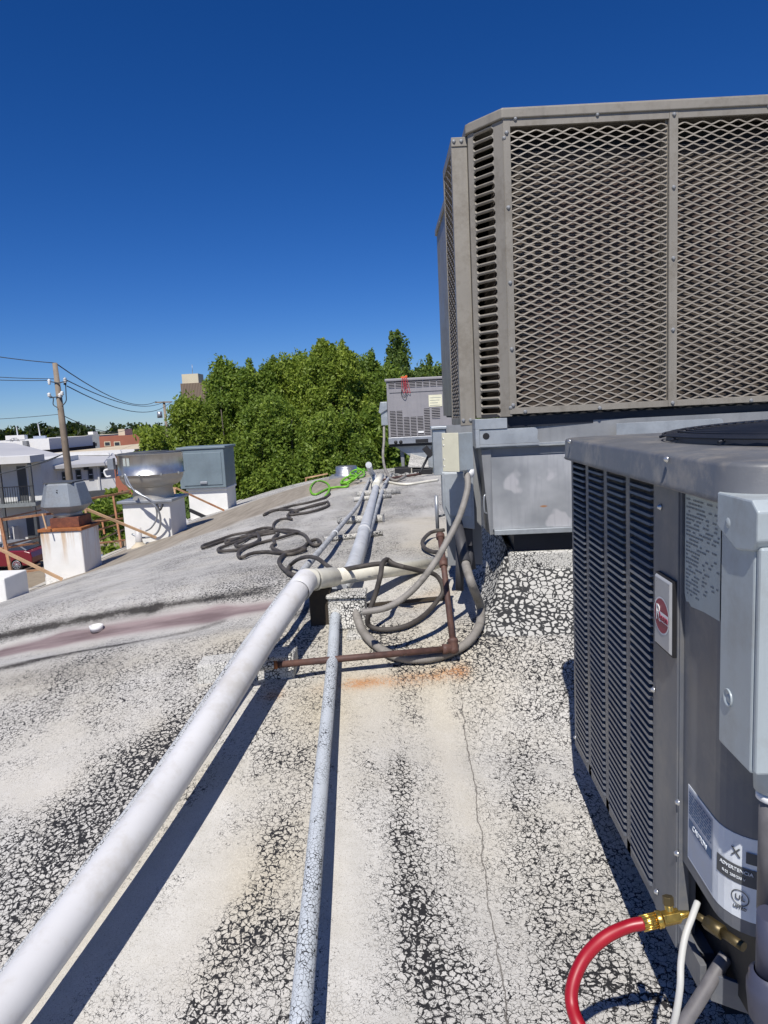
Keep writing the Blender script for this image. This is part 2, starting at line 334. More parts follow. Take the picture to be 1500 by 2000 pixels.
big = n.noise(n.mapping(p, (1, .45, 1), rot=(0, 0, .08)), 2.6, 6, .62); mid = n.noise(p, 11, 5, .65); fin = n.noise(p, 130, 3); spk = n.noise(p, 420, 2)
dens = n.math('ADD', n.math('MULTIPLY', n.math('MINIMUM', n.attr('crk'), 1.1), .5), n.mr(big, .32, .66, .03, .44))
dens = n.math('ADD', dens, n.mr(mid, .3, .7, -.14, .14)); dens = n.math('SUBTRACT', dens, n.math('MULTIPLY', n.attr('smo'), .5))
dens = n.math('SUBTRACT', dens, n.math('MULTIPLY', n.attr('brn'), .7)); dens = n.math('SUBTRACT', dens, n.math('MULTIPLY', n.attr('pink'), 1.2))
e1 = n.vor(pw, 52); e2 = n.vor(pw, 95); e3 = n.vor(n.vmath('ADD', pw, (3.1, 1.7, 0)), 27)
brk = n.noise(p, 75, 2)
w1 = n.math('MULTIPLY', n.mr(dens, .18, 1.0, 0, .25), n.mr(brk, .34, .6, .25, 1.15))
w2 = n.math('MULTIPLY', n.mr(dens, -.02, .5, .0, .12), n.mr(brk, .40, .62, .0, 1.1))
w3 = n.math('MULTIPLY', n.mr(dens, .6, 1.2, 0, .09), n.mr(brk, .3, .55, .5, 1.1))
def line(e, wd): return n.math('SUBTRACT', 1.0, n.mr(e, n.math('MULTIPLY', wd, .6), n.math('ADD', wd, .0005), 0, 1, True))
c1 = line(e1, w1); c2 = n.math('MULTIPLY', line(e2, w2), .75); c3 = line(e3, w3)
cr = n.math('MAXIMUM', n.math('MAXIMUM', c1, c2), c3)
white = n.mix(n.mr(mid, .3, .7), (.47, .462, .435), (.59, .58, .555))
creamy = n.mix(n.mr(fin, .35, .65), (.41, .365, .28), (.58, .535, .43))
tn = n.math('ADD', n.math('MULTIPLY', n.attr('tan'), .62), n.mr(n.noise(p, 3.1, 5), .45, .75, 0, .3), True)
col = n.mix(tn, white, creamy)
col = n.mix(n.math('MULTIPLY', n.mr(spk, .5, .64), n.mr(fin, .4, .6, .2, .7)), col, (.22, .195, .16))
# run-off streaks along the slope (x) on the left side
stx = n.noise(n.mapping(p, (.55, 9, 1), rot=(0, 0, -.1)), 1.3, 6, .7)
left = n.mr(n.sep(p)[0], -.9, -1.8); far = n.mr(n.sep(p)[1], 3.6, 4.6)
col = n.mix(n.math('MULTIPLY', n.math('MULTIPLY', n.mr(stx, .5, .68), left), n.math('MULTIPLY', far, .35)), col, (.24, .235, .22))
st2 = n.noise(n.mapping(p, (1.1, 26, 1), rot=(0, 0, -.12)), 1.6, 5, .65)
col = n.mix(n.math('MULTIPLY', n.math('MULTIPLY', n.mr(st2, .54, .66), left), n.math('MULTIPLY', far, .6)), col, (.13, .125, .115))
brc = n.mix(n.mr(n.noise(n.mapping(p, (6, .6, 1)), 2.2, 6), .35, .65), (.21, .18, .14), (.33, .29, .235))
col = n.mix(n.math('MULTIPLY', n.attr('brn'), .92), col, brc); col = n.mix(n.attr('cw'), col, (.52, .50, .45))
pk = n.mix(n.mr(n.noise(n.mapping(p, (1.2, 7, 1)), 2, 5), .35, .65), (.13, .09, .095), (.26, .20, .20))
col = n.mix(n.math('MINIMUM', n.math('MULTIPLY', n.attr('pink'), 1.4), .95), col, pk)
dd = n.math('MULTIPLY', n.attr('drt_shade'), n.mr(n.math('ADD', n.math('MULTIPLY', mid, .5), n.math('MULTIPLY', fin, .5)), .35, .6, .35, 1.25), True)
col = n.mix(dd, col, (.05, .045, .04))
rr = n.math('MULTIPLY', n.attr('rst'), n.mr(n.math('ADD', n.math('MULTIPLY', mid, .5), n.math('MULTIPLY', fin, .5)), .38, .58, .1, 1.2), True)
col = n.mix(n.math('MULTIPLY', rr, .8), col, n.mix(n.attr('rst'), (.50, .33, .15), (.42, .17, .04)))
col = n.mix(cr, col, (.019, .019, .021))
# one long hairline seam
seamx = n.math('ADD', n.math('ADD', n.sep(p)[0], n.math('MULTIPLY', n.math('SUBTRACT', n.noise(p, 9, 4), .5), .05)), n.math('MULTIPLY', n.sep(p)[1], -.0))
sd = n.math('ABSOLUTE', n.math('SUBTRACT', seamx, .158)); sm_ = n.math('MULTIPLY', n.mr(sd, .0012, .003, 1, 0), n.mr(n.sep(p)[1], 2.6, 2.9, .8, 0)); col = n.mix(sm_, col, (.10, .09, .08))
h = n.math('ADD', n.math('MULTIPLY', n.math('SUBTRACT', 1.0, cr), 1.0), n.math('MULTIPLY', fin, .35)); h = n.math('ADD', h, n.math('MULTIPLY', mid, .8)); n.bump(h, .45, .004)
M['roof'] = n.out(col, .82, 0, .3)
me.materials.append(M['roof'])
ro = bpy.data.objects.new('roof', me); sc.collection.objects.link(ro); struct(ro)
# roof edge fascia and building wall under it
b = MB()
for i in range(NY-1):
    y0, y1 = ys[i], ys[i+1]; za, zb = zz[i, 0], zz[i+1, 0]
    b.add([(-4.041, y0, za+.03), (-4.041, y1, zb+.03), (-3.97, y1, zb+.03), (-3.97, y0, za+.03), (-4.041, y0, za-.25), (-4.041, y1, zb-.25)], [(0, 1, 2, 3), (0, 4, 5, 1)])
    b.add([(-3.97, y0, za+.03), (-3.97, y1, zb+.03), (-3.97, y1, zb-.01), (-3.97, y0, za-.01)], [(0, 1, 2, 3)])
struct(b.build('roof_edge', paint('edge', (.5, .48, .43), .8, grime=(.22, .2, .17), gamt=.8, gscale=6), org=(-4, 8, -1)))
b = MB(); b.box(-3.98, 7.0, -2.4, 16.2, GZ-.1, -2.9); b.box(-3.985, -3.9, -2.4, 16.2, -2.9, -1.0)
far_poly = [(-4.04, 16.25, GZ-.1)]+[(x, 16.25, rz(x, 16.25)-.01) for x in np.linspace(-4.04, 7.0, 24)]+[(7.0, 16.25, GZ-.1)]
b.prism(far_poly, (0, .1, 0)); struct(b.build('building_wall', paint('stucco', (.5, .47, .4), .9), org=(0, 8, GZ)))
# ---------------------------------------------------------------- ground and parking lot
g = NT('ground'); p = g.geo(); c = g.mix(g.mr(g.noise(p, .02, 6), .4, .6), (.055, .075, .03), (.16, .14, .10)); M['ground'] = g.out(c, .95)
b = MB(); b.quad((-2500, -400, GZ-.05), (2500, -400, GZ-.05), (2500, 3500, GZ-.05), (-2500, 3500, GZ-.05)); struct(b.build('ground', M['ground'], org=(0, 0, GZ-.05)))
g = NT('parking'); p = g.geo(); c = g.mix(g.mr(g.noise(p, .35, 7, .7), .35, .65), (.20, .155, .105), (.30, .25, .18)); c = g.mix(g.mr(g.noise(p, 3, 5), .55, .7, 0, .35), c, (.12, .10, .08)); M['parking'] = g.out(c, .95)
b = MB(); b.quad((-60, -10, GZ), (-4.2, -10, GZ), (-4.2, 62, GZ), (-60, 62, GZ)); struct(b.build('parking_lot', M['parking'], org=(-30, 20, GZ)))
# blue painted bay on the parking lot
def GP(px, py, z=GZ):
    d = ray(px, py); return EYE+d*((z-EYE.z)/d.z)
bl = [GP(184, 1084, GZ+.012), GP(216, 1082, GZ+.012), GP(214, 1089, GZ+.012), GP(184, 1093, GZ+.012)]
b = MB(); b.add(bl, [(3, 2, 1, 0)]); struct(b.build('parking_marking', paint('bluepaint', (.10, .17, .33), .8, grime=(.4, .4, .4), gamt=.6)))
# ---------------------------------------------------------------- near condenser
CX0, CX1, CY0, CY1, CZ0, CZ1 = .488, 1.52, 1.06, 2.19, -.03, .957
cond = thing('condenser_unit', (.99, 1.57, CZ0-.1), 'grey square condenser unit with louvred side and domed fan grille beside the tall mesh unit', 'air conditioner')
def louvre_panel(x, ya, yb, z0, z1, cols, pitch, sgn, fr=.022, mid=.02):
    """punched louvre sheet facing -x (sgn -1) or +x; solid bars and curled slats"""
    b = MB(); wcol = ((yb-ya)-2*fr-(cols-1)*mid)/cols; t = .0015
    edges = [ya+fr+i*(wcol+mid) for i in range(cols)]
    bars = [(ya, ya+fr)]+[(e+wcol, e+wcol+mid) for e in edges[:-1]]+[(yb-fr, yb)]
    for a, c in bars: b.box(x-t, x+t, a, c, z0, z1)
    b.box(x-t, x+t, ya+fr, yb-fr, z0, z0+.03); b.box(x-t, x+t, ya+fr, yb-fr, z1-.035, z1)
    nz = int((z1-z0-.065)/pitch)
    for e in edges:
        for k in range(nz+1):
            z = z0+.03+k*pitch; zt = min(z+pitch*.24, z1-.034)
            # slat: lip out at the bottom, leaning back inside at the top; ends rounded by a short return
            o1 = x+sgn*.006; o2 = x+sgn*.0045; i1 = x-sgn*.006; r = wcol*.07
            pts_l = [(e, z+.002), (e+r, z-.001), (e+wcol-r, z-.001), (e+wcol, z+.002)]
            vs = []
            for (yy, zz_) in pts_l: vs += [(o1 if yy not in (e, e+wcol) else x, yy, zz_)]
            for (yy, zz_) in pts_l: vs += [(o2 if yy not in (e, e+wcol) else x, yy, zt)]
            for (yy, zz_) in pts_l: vs += [(i1, yy, zt+.002)]
            for (yy, zz_) in pts_l: vs += [(i1-.0*sgn, yy, zz_+.001)]
            fs = []
            for r0_ in range(3):
                for j in range(3): fs.append((r0_*4+j, r0_*4+j+1, (r0_+1)*4+j+1, (r0_+1)*4+j))
            for j in range(3): fs.append((12+j, 12+j+1, j+1, j))
            b.add(vs, fs)
    return b
YL = 1.430
louvre_panel(CX0, YL, CY1, CZ0+.0, CZ1-.03, 4, .0178, -1, .02, .028).build('louvre_panel', M['cond_grey'], cond)
b = MB(); b.box(CX0+.035, CX1-.04, YL+.02, CY1-.04, CZ0+.02, CZ1-.06); b.build('coil', M['navy'], cond)
b = MB()
b.box(CX0-.004, CX0+.02, 1.31, YL-.001, CZ0, CZ1-.02)             # corner post with a small step
b.box(CX0-.001, CX0+.02, 1.31-.006, 1.31, CZ0, CZ1-.02)
b.box(CX0+.02, CX0+.035, 1.31, 1.35, CZ0, CZ1-.02)
b.build('corner_post', M['cond_grey'], cond, .0015)
b = MB(); b.box(CX0+.0, CX1, CY1-.003, CY1, CZ0, CZ1-.02); b.box(CX1-.004, CX1, CY0+.3, CY1-.003, CZ0, CZ1-.02); b.box(CX0+.01, CX1-.005, CY0+.2, CY1-.005, CZ0, CZ0+.03); b.build('casing', M['cond_grey'], cond, .002)
# control panel sheet: flat part in line with the side, then a round bend to the front
prof = [(CX0+.006, 1.303), (CX0+.006, 1.16)]
for k in range(1, 9):
    a = math.pi/2*k/8; prof.append((CX0+.006+.075*(1-math.cos(a)), 1.16-.075*math.sin(a)))
prof.append((CX1-.01, 1.085))
PZ0, PZ1 = .165, CZ1-.02
def panel_sheet(prof, zf, z1, off=0.0, thick=.002):
    b = MB(); m_ = len(prof); vs = []
    for i, (x, y) in enumerate(prof):
        a = prof[max(0, i-1)]; c = prof[min(m_-1, i+1)]; tx, ty = c[0]-a[0], c[1]-a[1]; l = math.hypot(tx, ty); nx, ny = ty/l, -tx/l
        z0 = zf(i) if callable(zf) else zf
        zt = z1(i) if callable(z1) else z1
        vs += [(x+nx*off, y+ny*off, z0), (x+nx*off, y+ny*off, zt), (x+nx*(off-thick), y+ny*(off-thick), zt), (x+nx*(off-thick), y+ny*(off-thick), z0)]
    fs = [(i*4+k, (i+1)*4+k, (i+1)*4+(k+1) % 4, i*4+(k+1) % 4) for i in range(m_-1) for k in range(4)]+[(0, 1, 2, 3), tuple((m_-1)*4+k for k in (3, 2, 1, 0))]
    return b.add(vs, fs, False)
ctl = panel_sheet(prof, lambda i: PZ0 if i else PZ0+.0, PZ1).build('control_panel', M['cond_grey'], cond)
b = MB(); b.box(CX0+.05, CX1-.02, 1.10, 1.40, CZ0+.03, PZ1); b.box(CX0+.09, CX0+.10, 1.11, 1.30, CZ0-.02, PZ0+.1); b.build('compartment', M['black'], cond)
# base lip below the opening
b = MB(); b.box(CX0, CX0+.012, 1.2, 1.309, CZ0, CZ0+.055); b.prism([(CX0+.012, 1.18, CZ0), (CX0+.10, 1.13, CZ0), (CX0+.10, 1.13, CZ0+.05), (CX0+.012, 1.18, CZ0+.055)], (0, .01, 0)); b.box(CX0+.02, CX1-.02, 1.2, CY1-.02, CZ0-.004, CZ0+.012); b.build('base_pan', M['cond_grey'], cond, .001)
# feet: painted blocks on the roof
for (x, y) in ((.68, 1.46), (.68, 1.98), (1.38, 1.46), (1.38, 2.02)):
    b = MB(); b.box(x-.05, x+.05, y-.05, y+.05, rz(x, y)-.03, CZ0-.003); b.build('foot', M['black'], cond)
# top cap with rounded corners and skirt
def rrect(x0, x1, y0, y1, r, n_=8):
    pts = []
    for cx, cy, a0 in ((x1-r, y1-r, 0), (x0+r, y1-r, 90), (x0+r, y0+r, 180), (x1-r, y0+r, 270)):
        for k in range(n_+1): a = math.radians(a0+90*k/n_); pts.append((cx+r*math.cos(a), cy+r*math.sin(a)))
    return pts
b = MB(); ov = .028
lay = [(ov, CZ1-.062), (ov+.003, CZ1-.058), (ov, CZ1-.052), (ov-.001, CZ1-.007), (ov-.004, CZ1-.002), (ov-.010, CZ1), (-.05, CZ1+.004), (-.13, CZ1+.004)]
rings = [rrect(CX0-o, CX1+o, CY0-o, CY1+o, max(.012, .045+o)) for o, z in lay]; nn = len(rings[0]); vs = []
for (o, z), rg in zip(lay, rings): vs += [(x, y, z) for x, y in rg]
fs = [(i*nn+k, i*nn+(k+1) % nn, (i+1)*nn+(k+1) % nn, (i+1)*nn+k) for i in range(len(lay)-1) for k in range(nn)]
b.add(vs, fs, True)
FC = (.99, 1.57, CZ1+.004); FR = .40
top = rings[-1]
circ = [(FC[0]+FR*math.cos(math.atan2(y-FC[1], x-FC[0])), FC[1]+FR*math.sin(math.atan2(y-FC[1], x-FC[0])), CZ1+.002) for x, y in top]
b.add([(x, y, CZ1+.004) for x, y in top]+circ+[(x, y, z-.1) for x, y, z in circ], [(k, (k+1) % nn, nn+(k+1) % nn, nn+k) for k in range(nn)]+[(nn+k, nn+(k+1) % nn, 2*nn+(k+1) % nn, 2*nn+k) for k in range(nn)], True)
vs = [(x, y, CZ1-.062) for x, y in rings[0]]; b.add(vs+[(x, y, CZ1-.062) for x, y in rrect(CX0+.01, CX1-.01, CY0+.06, CY1-.01, .03)], [(k, nn+k, nn+(k+1) % nn, (k+1) % nn) for k in range(nn)])
b.build('top_cover', M['cond_top'], cond)
b = MB()
gz = lambda r: CZ1+.012+.03*(1-(r/(FR+.03))**2)**.5 if r < FR+.03 else CZ1+.012
for k in range(22):
    r = .05+k*(FR-.03)/21
    b.tube([(FC[0]+r*math.cos(t), FC[1]+r*math.sin(t), gz(r)) for t in np.linspace(0, 2*math.pi, 49)], .0028, 5)
for k in range(16):
    a = 2*math.pi*k/16; b.tube([(FC[0]+r*math.cos(a), FC[1]+r*math.sin(a), gz(r)-.004) for r in np.linspace(.04, FR+.028, 9)], .0035, 5)
b.lathe((FC[0], FC[1], 0), [(0, gz(.05)+.004), (.06, gz(.06)+.003), (.06, gz(.06)-.004)], 24)
b.lathe((FC[0], FC[1], 0), [(FR+.012, CZ1+.004), (FR+.012, CZ1+.022), (FR-.004, CZ1+.024), (FR-.004, CZ1+.004)], 56)
b.build('fan_grille', M['navy'], cond)
b = MB(); b.lathe((FC[0], FC[1], CZ1-.12), [(0, 0), (.39, 0)], 32); b.cyl((FC[0], FC[1], CZ1-.1), (FC[0], FC[1], CZ1-.02), .06)
for k in range(4):
    a = k*math.pi/2+.4; c, s_ = math.cos(a), math.sin(a); b.hexa([Vector((FC[0]+c*r-s_*t, FC[1]+s_*r+c*t, CZ1-.06+dz+(.02 if t > 0 else -.02))) for dz in (0, .003) for r, t in ((.06, -.06), (.36, -.1), (.36, .1), (.06, .06))])
b.build('fan', M['black'], cond)
b0 = MB(); b0.lathe((0, 0, 0), [(0, .006), (.0035, .0055), (.0045, .003), (.0065, .001), (.0065, 0)], 10, axis=(-1, 0, 0)); scr = None
for (px, py, X) in ((1303, 897, CX0-.03), (1113, 862, CX0-.03), (1290, 990, CX0-.005), (1277, 1347, CX0-.005), (1325, 1567, CX0-.005), (1323, 1667, CX0-.005), (1283, 1742, CX0-.005), (1124, 1440, CX0-.005), (1329, 1886, CX0+.001)):
    q = PX(px, py, X)
    if scr is None:
        scr = b0.build('screw', M['zinc'], org=(0, 0, 0)); scr.parent = cond; o = scr
    else:
        o = scr.copy(); sc.collection.objects.link(o)
    o.location = q-world_loc(cond)
# rating plate on the control panel, with rows of small print
def onpanel(y, z, off): return Vector((CX0+.006-off, y, z))
RY0, RY1 = 1.150, 1.300
rp = MB(); za, zb = .60, .83
edge = [(RY1, .845), (RY0, .872)]
rp.add([onpanel(RY1, .884, .0012), onpanel(RY0, .888, .0012), onpanel(RY0, .69, .0012), onpanel(RY0+.06, .688, .0012), onpanel(RY1-.03, .682, .0012), onpanel(RY1-.02, .688, .0012), onpanel(RY1-.008, .686, .0012), onpanel(RY1, .70, .0012)], [(0, 1, 2, 3, 4, 5, 6, 7)])
rpo = rp.build('rating_plate', M['label'], cond)
tx = MB(); rr_ = random.Random(3)
z = .878
while z > .70:
    y = RY1-.006; half = z < .81
    while y > RY0+.008:
        wd = rr_.uniform(.004, .014); blank = rr_.random() < (.16 if y > RY1-.06 else (.72 if half else .45))
        if not blank: tx.quad(onpanel(y, z, .0018), onpanel(max(y-wd, RY0+.004), z, .0018), onpanel(max(y-wd, RY0+.004), z-.0032, .0018), onpanel(y, z-.0032, .0018))
        y -= wd+.0022
    z -= .0072
tx.build('lettering', M['ink_soft'], rpo)
# badge with the red disc logo, standing off the post
bd = MB(); by0, by1 = 1.292, 1.405
pa = PX(1283, 1110, CX0-.012); pb = PX(1315, 1268, CX0-.012)
def bpt(u, v, off=.0):  # u 0..1 along -y, v 0..1 up
    return Vector((CX0-.010-off, by1+(by0-by1)*u, bz0+(bz1-bz0)*v))
bz1, bz0, by1, by0 = .715, .572, 1.408, 1.318
bd.add([bpt(0, 0), bpt(1, 0), bpt(1, 1), bpt(0, 1), bpt(.06, .03, .005), bpt(.94, .03, .005), bpt(.94, .97, .005), bpt(.06, .97, .005)], [(4, 5, 6, 7), (0, 1, 5, 4), (1, 2, 6, 5), (2, 3, 7, 6), (3, 0, 4, 7)])
bdo = bd.build('badge', M['badge'], cond, .001)
b = MB(); b.box(CX0-.011, CX0-.003, by0-.004, by1, bz0-.002, bz1+.003); b.build('backing', M['black'], bdo)
cy, cz, rw, rh = (by0+by1)/2-.001, bz0+(bz1-bz0)*.47, abs(by1-by0)*.43, (bz1-bz0)*.235
def disc(ry, rz_, off, a0=0, a1=2*math.pi, N=40): return [Vector((CX0-.015-off, cy-ry*math.cos(t), cz+rz_*math.sin(t))) for t in np.linspace(a0, a1, N)]
b = MB(); b.add(disc(rw*1.1, rh*1.1, .0006), [tuple(range(39))]); b.build('logo_ring', M['white'], bdo)
b = MB(); b.add(disc(rw, rh, .0012), [tuple(range(39))]); b.build('logo_disc', M['crimson'], bdo)
b = MB(); h1 = rh*.32
b.add([Vector((CX0-.0168, cy+rw*.35, cz-h1)), Vector((CX0-.0168, cy-rw*1.02, cz-h1)), Vector((CX0-.0168, cy-rw*1.02, cz+h1*.75)), Vector((CX0-.0168, cy+rw*.35, cz+h1*.75))], [(0, 1, 2, 3)])
b.build('logo_band', M['white'], bdo)
lettering('R', rh*1.35, (CX0-.0171, cy+rw*.38, cz+rh*.05), (0, -1, 0), (0, 0, 1), M['white'], bdo, 'logo_letter')
lettering('heem', rh*.62, (CX0-.0174, cy-rw*.38, cz-h1*.15), (0, -1, 0), (0, 0, 1), M['crimson'], bdo, 'logo_word', bold=.0004)
# wrap-round label at the lower corner of the control panel
wp = [(CX0+.006, 1.275), (CX0+.006, 1.16)]+prof[2:10]+[(CX0+.14, 1.085)]
LZ0, LZ1 = .190, .338; LO = -.066
lab = panel_sheet(wp, LZ0, LZ1, .0012, .001).build('warning_label', M['label_white'], cond)
def lw(y0, y1, z0, z1, m, off=.0022):
    return MB().quad(onpanel(y0, z0, off), onpanel(y1, z0, off), onpanel(y1, z1, off), onpanel(y0, z1, off)).build('print', m, lab)
lw(1.271, 1.165, .195, .333, M['label_blue'], .0016); lw(1.268, 1.167, .256, .274, M['blueink'])  # bluish patch paints shade on the flat label part; the band is print
tx = MB()
for k in range(8):
    z = .328-k*.0058; y = 1.268
    while y > 1.173:
        wd = rr_.uniform(.006, .02); tx.quad(onpanel(y, z, .0026), onpanel(max(1.169, y-wd), z, .0026), onpanel(max(1.169, y-wd), z-.0032, .0026), onpanel(y, z-.0032, .0026)); y -= wd+.003
tx.build('lettering', M['blueink'], lab)
lettering('CAUTION', .014, onpanel(1.218, .265, .0028), (0, -1, 0), (0, 0, 1), M['label_white'], lab)
def onbend(s_, z, off):
    z += LO
    return onbend0(s_, z, off)
def onbend0(s_, z, off):  # s_ metres along the sheet from the start of the bend
    a = min(max(s_/.075, 0), math.pi/2); x = CX0+.006+.075*(1-math.cos(a)); y = 1.16-.075*math.sin(a)
    if s_/.075 > math.pi/2: x += s_-.075*math.pi/2
    return Vector((x-math.cos(a)*off, y-math.sin(a)*off, z))
def bendquad(s0, s1, z0, z1, m, off, name='print', N=8):
    vs = []
    for k in range(N+1): s_ = s0+(s1-s0)*k/N; vs += [onbend(s_, z0, off), onbend(s_, z1, off)]
    return MB().add(vs, [(2*k, 2*k+2, 2*k+3, 2*k+1) for k in range(N)]).build(name, m, lab)
bendquad(.012, .085, .318, .350, M['ink'], .0022, 'black_panel')
def bendtext(body, size, s_c, z, m, off):
    o = lettering(body, size, (0, 0, 0), (1, 0, 0), (0, 1, 0), m, lab)
    lo = world_loc(lab)
    for v in o.data.vertices:
        wv = v.co+lo; v.co = onbend(s_c+wv.x, z+wv.y, off+wv.z)-lo
bendtext('ADVERTENCIA', .0085, .049, .342, M['label_white'], .0032); bendtext('R-22  208/230 V', .006, .046, .329, M['label_white'], .0032)
bendtext('LISTED', .007, .058, .276, M['ink'], .0030); bendtext('UL', .013, .058, .294, M['ink'], .0030)
vs = []
for k in range(33): a = 2*math.pi*k/32; vs += [onbend(.058+.0125*math.cos(a), .294+.0125*math.sin(a), .003), onbend(.058+.0142*math.cos(a), .294+.0142*math.sin(a), .003)]
MB().add(vs, [(2*k, 2*k+1, 2*k+3, 2*k+2) for k in range(32)]).build('mark_ring', M['ink'], lab)
bendtext('X', .022, .05, .372, M['ink'], .003); bendquad(.066, .082, .360, .380, M['ink'], .003)
# ---------------------------------------------------------------- disconnect box on the near condenser
DX, DY = .460, .975
dis = thing('disconnect_box', (DX+.08, DY+.05, .55), 'pale blue-grey electrical disconnect box hung on the front of the near condenser', 'electrical box')
b = MB(); b.box(DX+.006, DX+.19, DY+.004, DY+.112, .515, .90); b.build('body', M['disc'], dis, .004)
b = MB(); b.box(DX+.007, DX+.186, DY-.010, DY+.003, .52, .848); b.build('door', M['disc'], dis, .004)
b = MB(); b.prism([(DX, DY-.014, .858), (DX, DY-.014, .898), (DX, DY+.004, .912), (DX, DY+.114, .912), (DX, DY+.114, .86), (DX, DY+.05, .835), (DX, DY+.0, .842)], (.2, 0, 0)); b.build('hood', M['disc'], dis, .003)
for z in (.87, .60):
    b = MB(); b.lathe((DX+(.0 if z > .8 else .006), DY+.075, z), [(0, .002), (.006, .0015), (.008, 0)], 16, axis=(-1, 0, 0)); b.build('knockout', M['disc'], dis)
b = MB(); b.lathe((DX+.006, DY+.078, .60), [(.014, .0), (.014, .002), (.0125, .0028), (.0115, .001), (0, .001)], 24, axis=(-1, 0, 0)); b.build('knockout', M['disc'], dis)
cd = thing('power_conduit', (.512, 1.0, -.1), 'grey conduit dropping straight down from the pale disconnect box', 'conduit')
b = MB(); b.tube([(.520, 1.02, .50), (.520, 1.02, .27)], .0195, 20); b.build('pipe', M['greycond'], cd)
b = MB(); b.lathe((.520, 1.02, .464), [(.02, 0), (.027, .004), (.028, .03), (.03, .034), (.03, .05)], 24); b.build('connector', M['disc'], cd)
b = MB(); b.lathe((.520, 1.02, .452), [(.0205, 0), (.024, .002), (.024, .013), (.02, .013)], 20); b.build('ring', M['white'], cd)
bp = thing('drain_riser', (.485, .985, -.1), 'blue-grey plastic pipe with a wide coupling below the grey conduit', 'pipe')
b = MB(); b.tube([(.506, .985, .29), (.506, .985, .19)], .022, 20); b.build('pipe', M['bluepvc'], bp)
b = MB(); b.lathe((.506, .985, .10), [(.018, 0), (.03, .02), (.034, .06), (.034, .075), (.031, .078), (.031, .09), (.024, .095)], 24); b.build('coupling', M['bluepvc'], bp)
b = MB(); b.tube([(.506, .985, .11), (.506, .985, -.2)], .018, 16); b.build('lower_pipe', M['greycond'], bp)
b = MB(); b.tube([(.523, .95, .26), (.525, .95, .18), (.527, .95, -.2)], .012, 14); b.lathe((.524, .95, .17), [(.012, 0), (.018, 0), (.018, .03), (.012, .03)], 18); tag(b.build('white_pipe', M['white']), 'short white plastic pipe in front of the blue-grey coupling', 'pipe')
# brass valve, red hose, cable, grey pipe
sv = thing('service_valve', (.56, 1.17, .1), 'brass service valve, coloured dark as if shaded, inside the open corner of the near condenser', 'valve')
b = MB(); a0 = P(1380, 1800, 1.16); a1 = P(1412, 1822, 1.13); b.cyl(a0, a1, .0125, 6); b.cyl(P(1362, 1788, 1.17), a0, .006, 8); b.build('hex_body', M['brass_shaded'], sv)
b = MB(); b.cyl(a1, a1+(a1-a0)*1.2, .008, 12); b.build('stub', M['brass_shaded'], sv)
hs = thing('charging_hose', P(1110, 1950, 1.16), 'red rubber charging hose with brass fitting curling out of the near condenser', 'hose')
hp = [P(1258, 1803, 1.14), P(1225, 1810, 1.14), P(1180, 1832, 1.13), P(1142, 1870, 1.12), P(1120, 1918, 1.10), P(1117, 1962, 1.08), P(1135, 2010, 1.05), P(1180, 2070, 1.03), P(1260, 2120, 1.04)]
MB().tube(smooth_path(hp, 10), .0112, 18).build('hose', M['red_hose'], hs)
f0, f1, f2, f3, f4 = P(1254, 1804, 1.14), P(1283, 1797, 1.145), P(1293, 1795, 1.145), P(1326, 1788, 1.15), P(1347, 1784, 1.15)
b = MB(); b.tube([f0, f1], .0152, 14, rf=lambda i: .0118); 
for k in range(12):
    a = 2*math.pi*k/12; sx, sy = frame_of(f1-f0); o = (sx*math.cos(a)+sy*math.sin(a))*.0118; b.cyl(f0+o, f1+o, .0016, 6)
b.build('ferrule', M['brass'], hs)
b = MB(); b.cyl(f1, f2, .0145, 18); b.cyl(f2, f3, .0128, 6, smooth=False); b.cyl(f3, f4, .008, 12, r2=.005); b.cyl((f2+f3)/2, (f2+f3)/2+Vector((0, .01, .018)), .0075, 12); b.build('fitting', M['brass'], hs, .001)
b = MB(); b.cyl((f2+f3)/2+Vector((0, .010, .016)), (f2+f3)/2+Vector((0, .014, .030)), .010, 6, smooth=False); b.build('shaded_stem', M['brass_shaded'], hs, .001)  # small dark piece standing in for the shade at the brass stem
cp = [P(1362, 1762, 1.16), P(1352, 1790, 1.14), P(1338, 1830, 1.12), P(1330, 1880, 1.10), P(1328, 1930, 1.08), P(1318, 1990, 1.07), P(1300, 2040, 1.08)]
tag(MB().tube(smooth_path(cp, 8), .0058, 10).build('control_cable', M['cable']), 'thin off-white cable hanging beside the brass fitting', 'cable')
cp = [P(1418, 1868, 1.2), P(1402, 1892, 1.19), P(1370, 1945, 1.17), P(1330, 2010, 1.15), P(1300, 2070, 1.15)]
tag(MB().tube(smooth_path(cp, 6), .0125, 14).build('grey_pipe', M['greycond']), 'dull grey pipe slanting down to the roof under the near condenser', 'pipe')
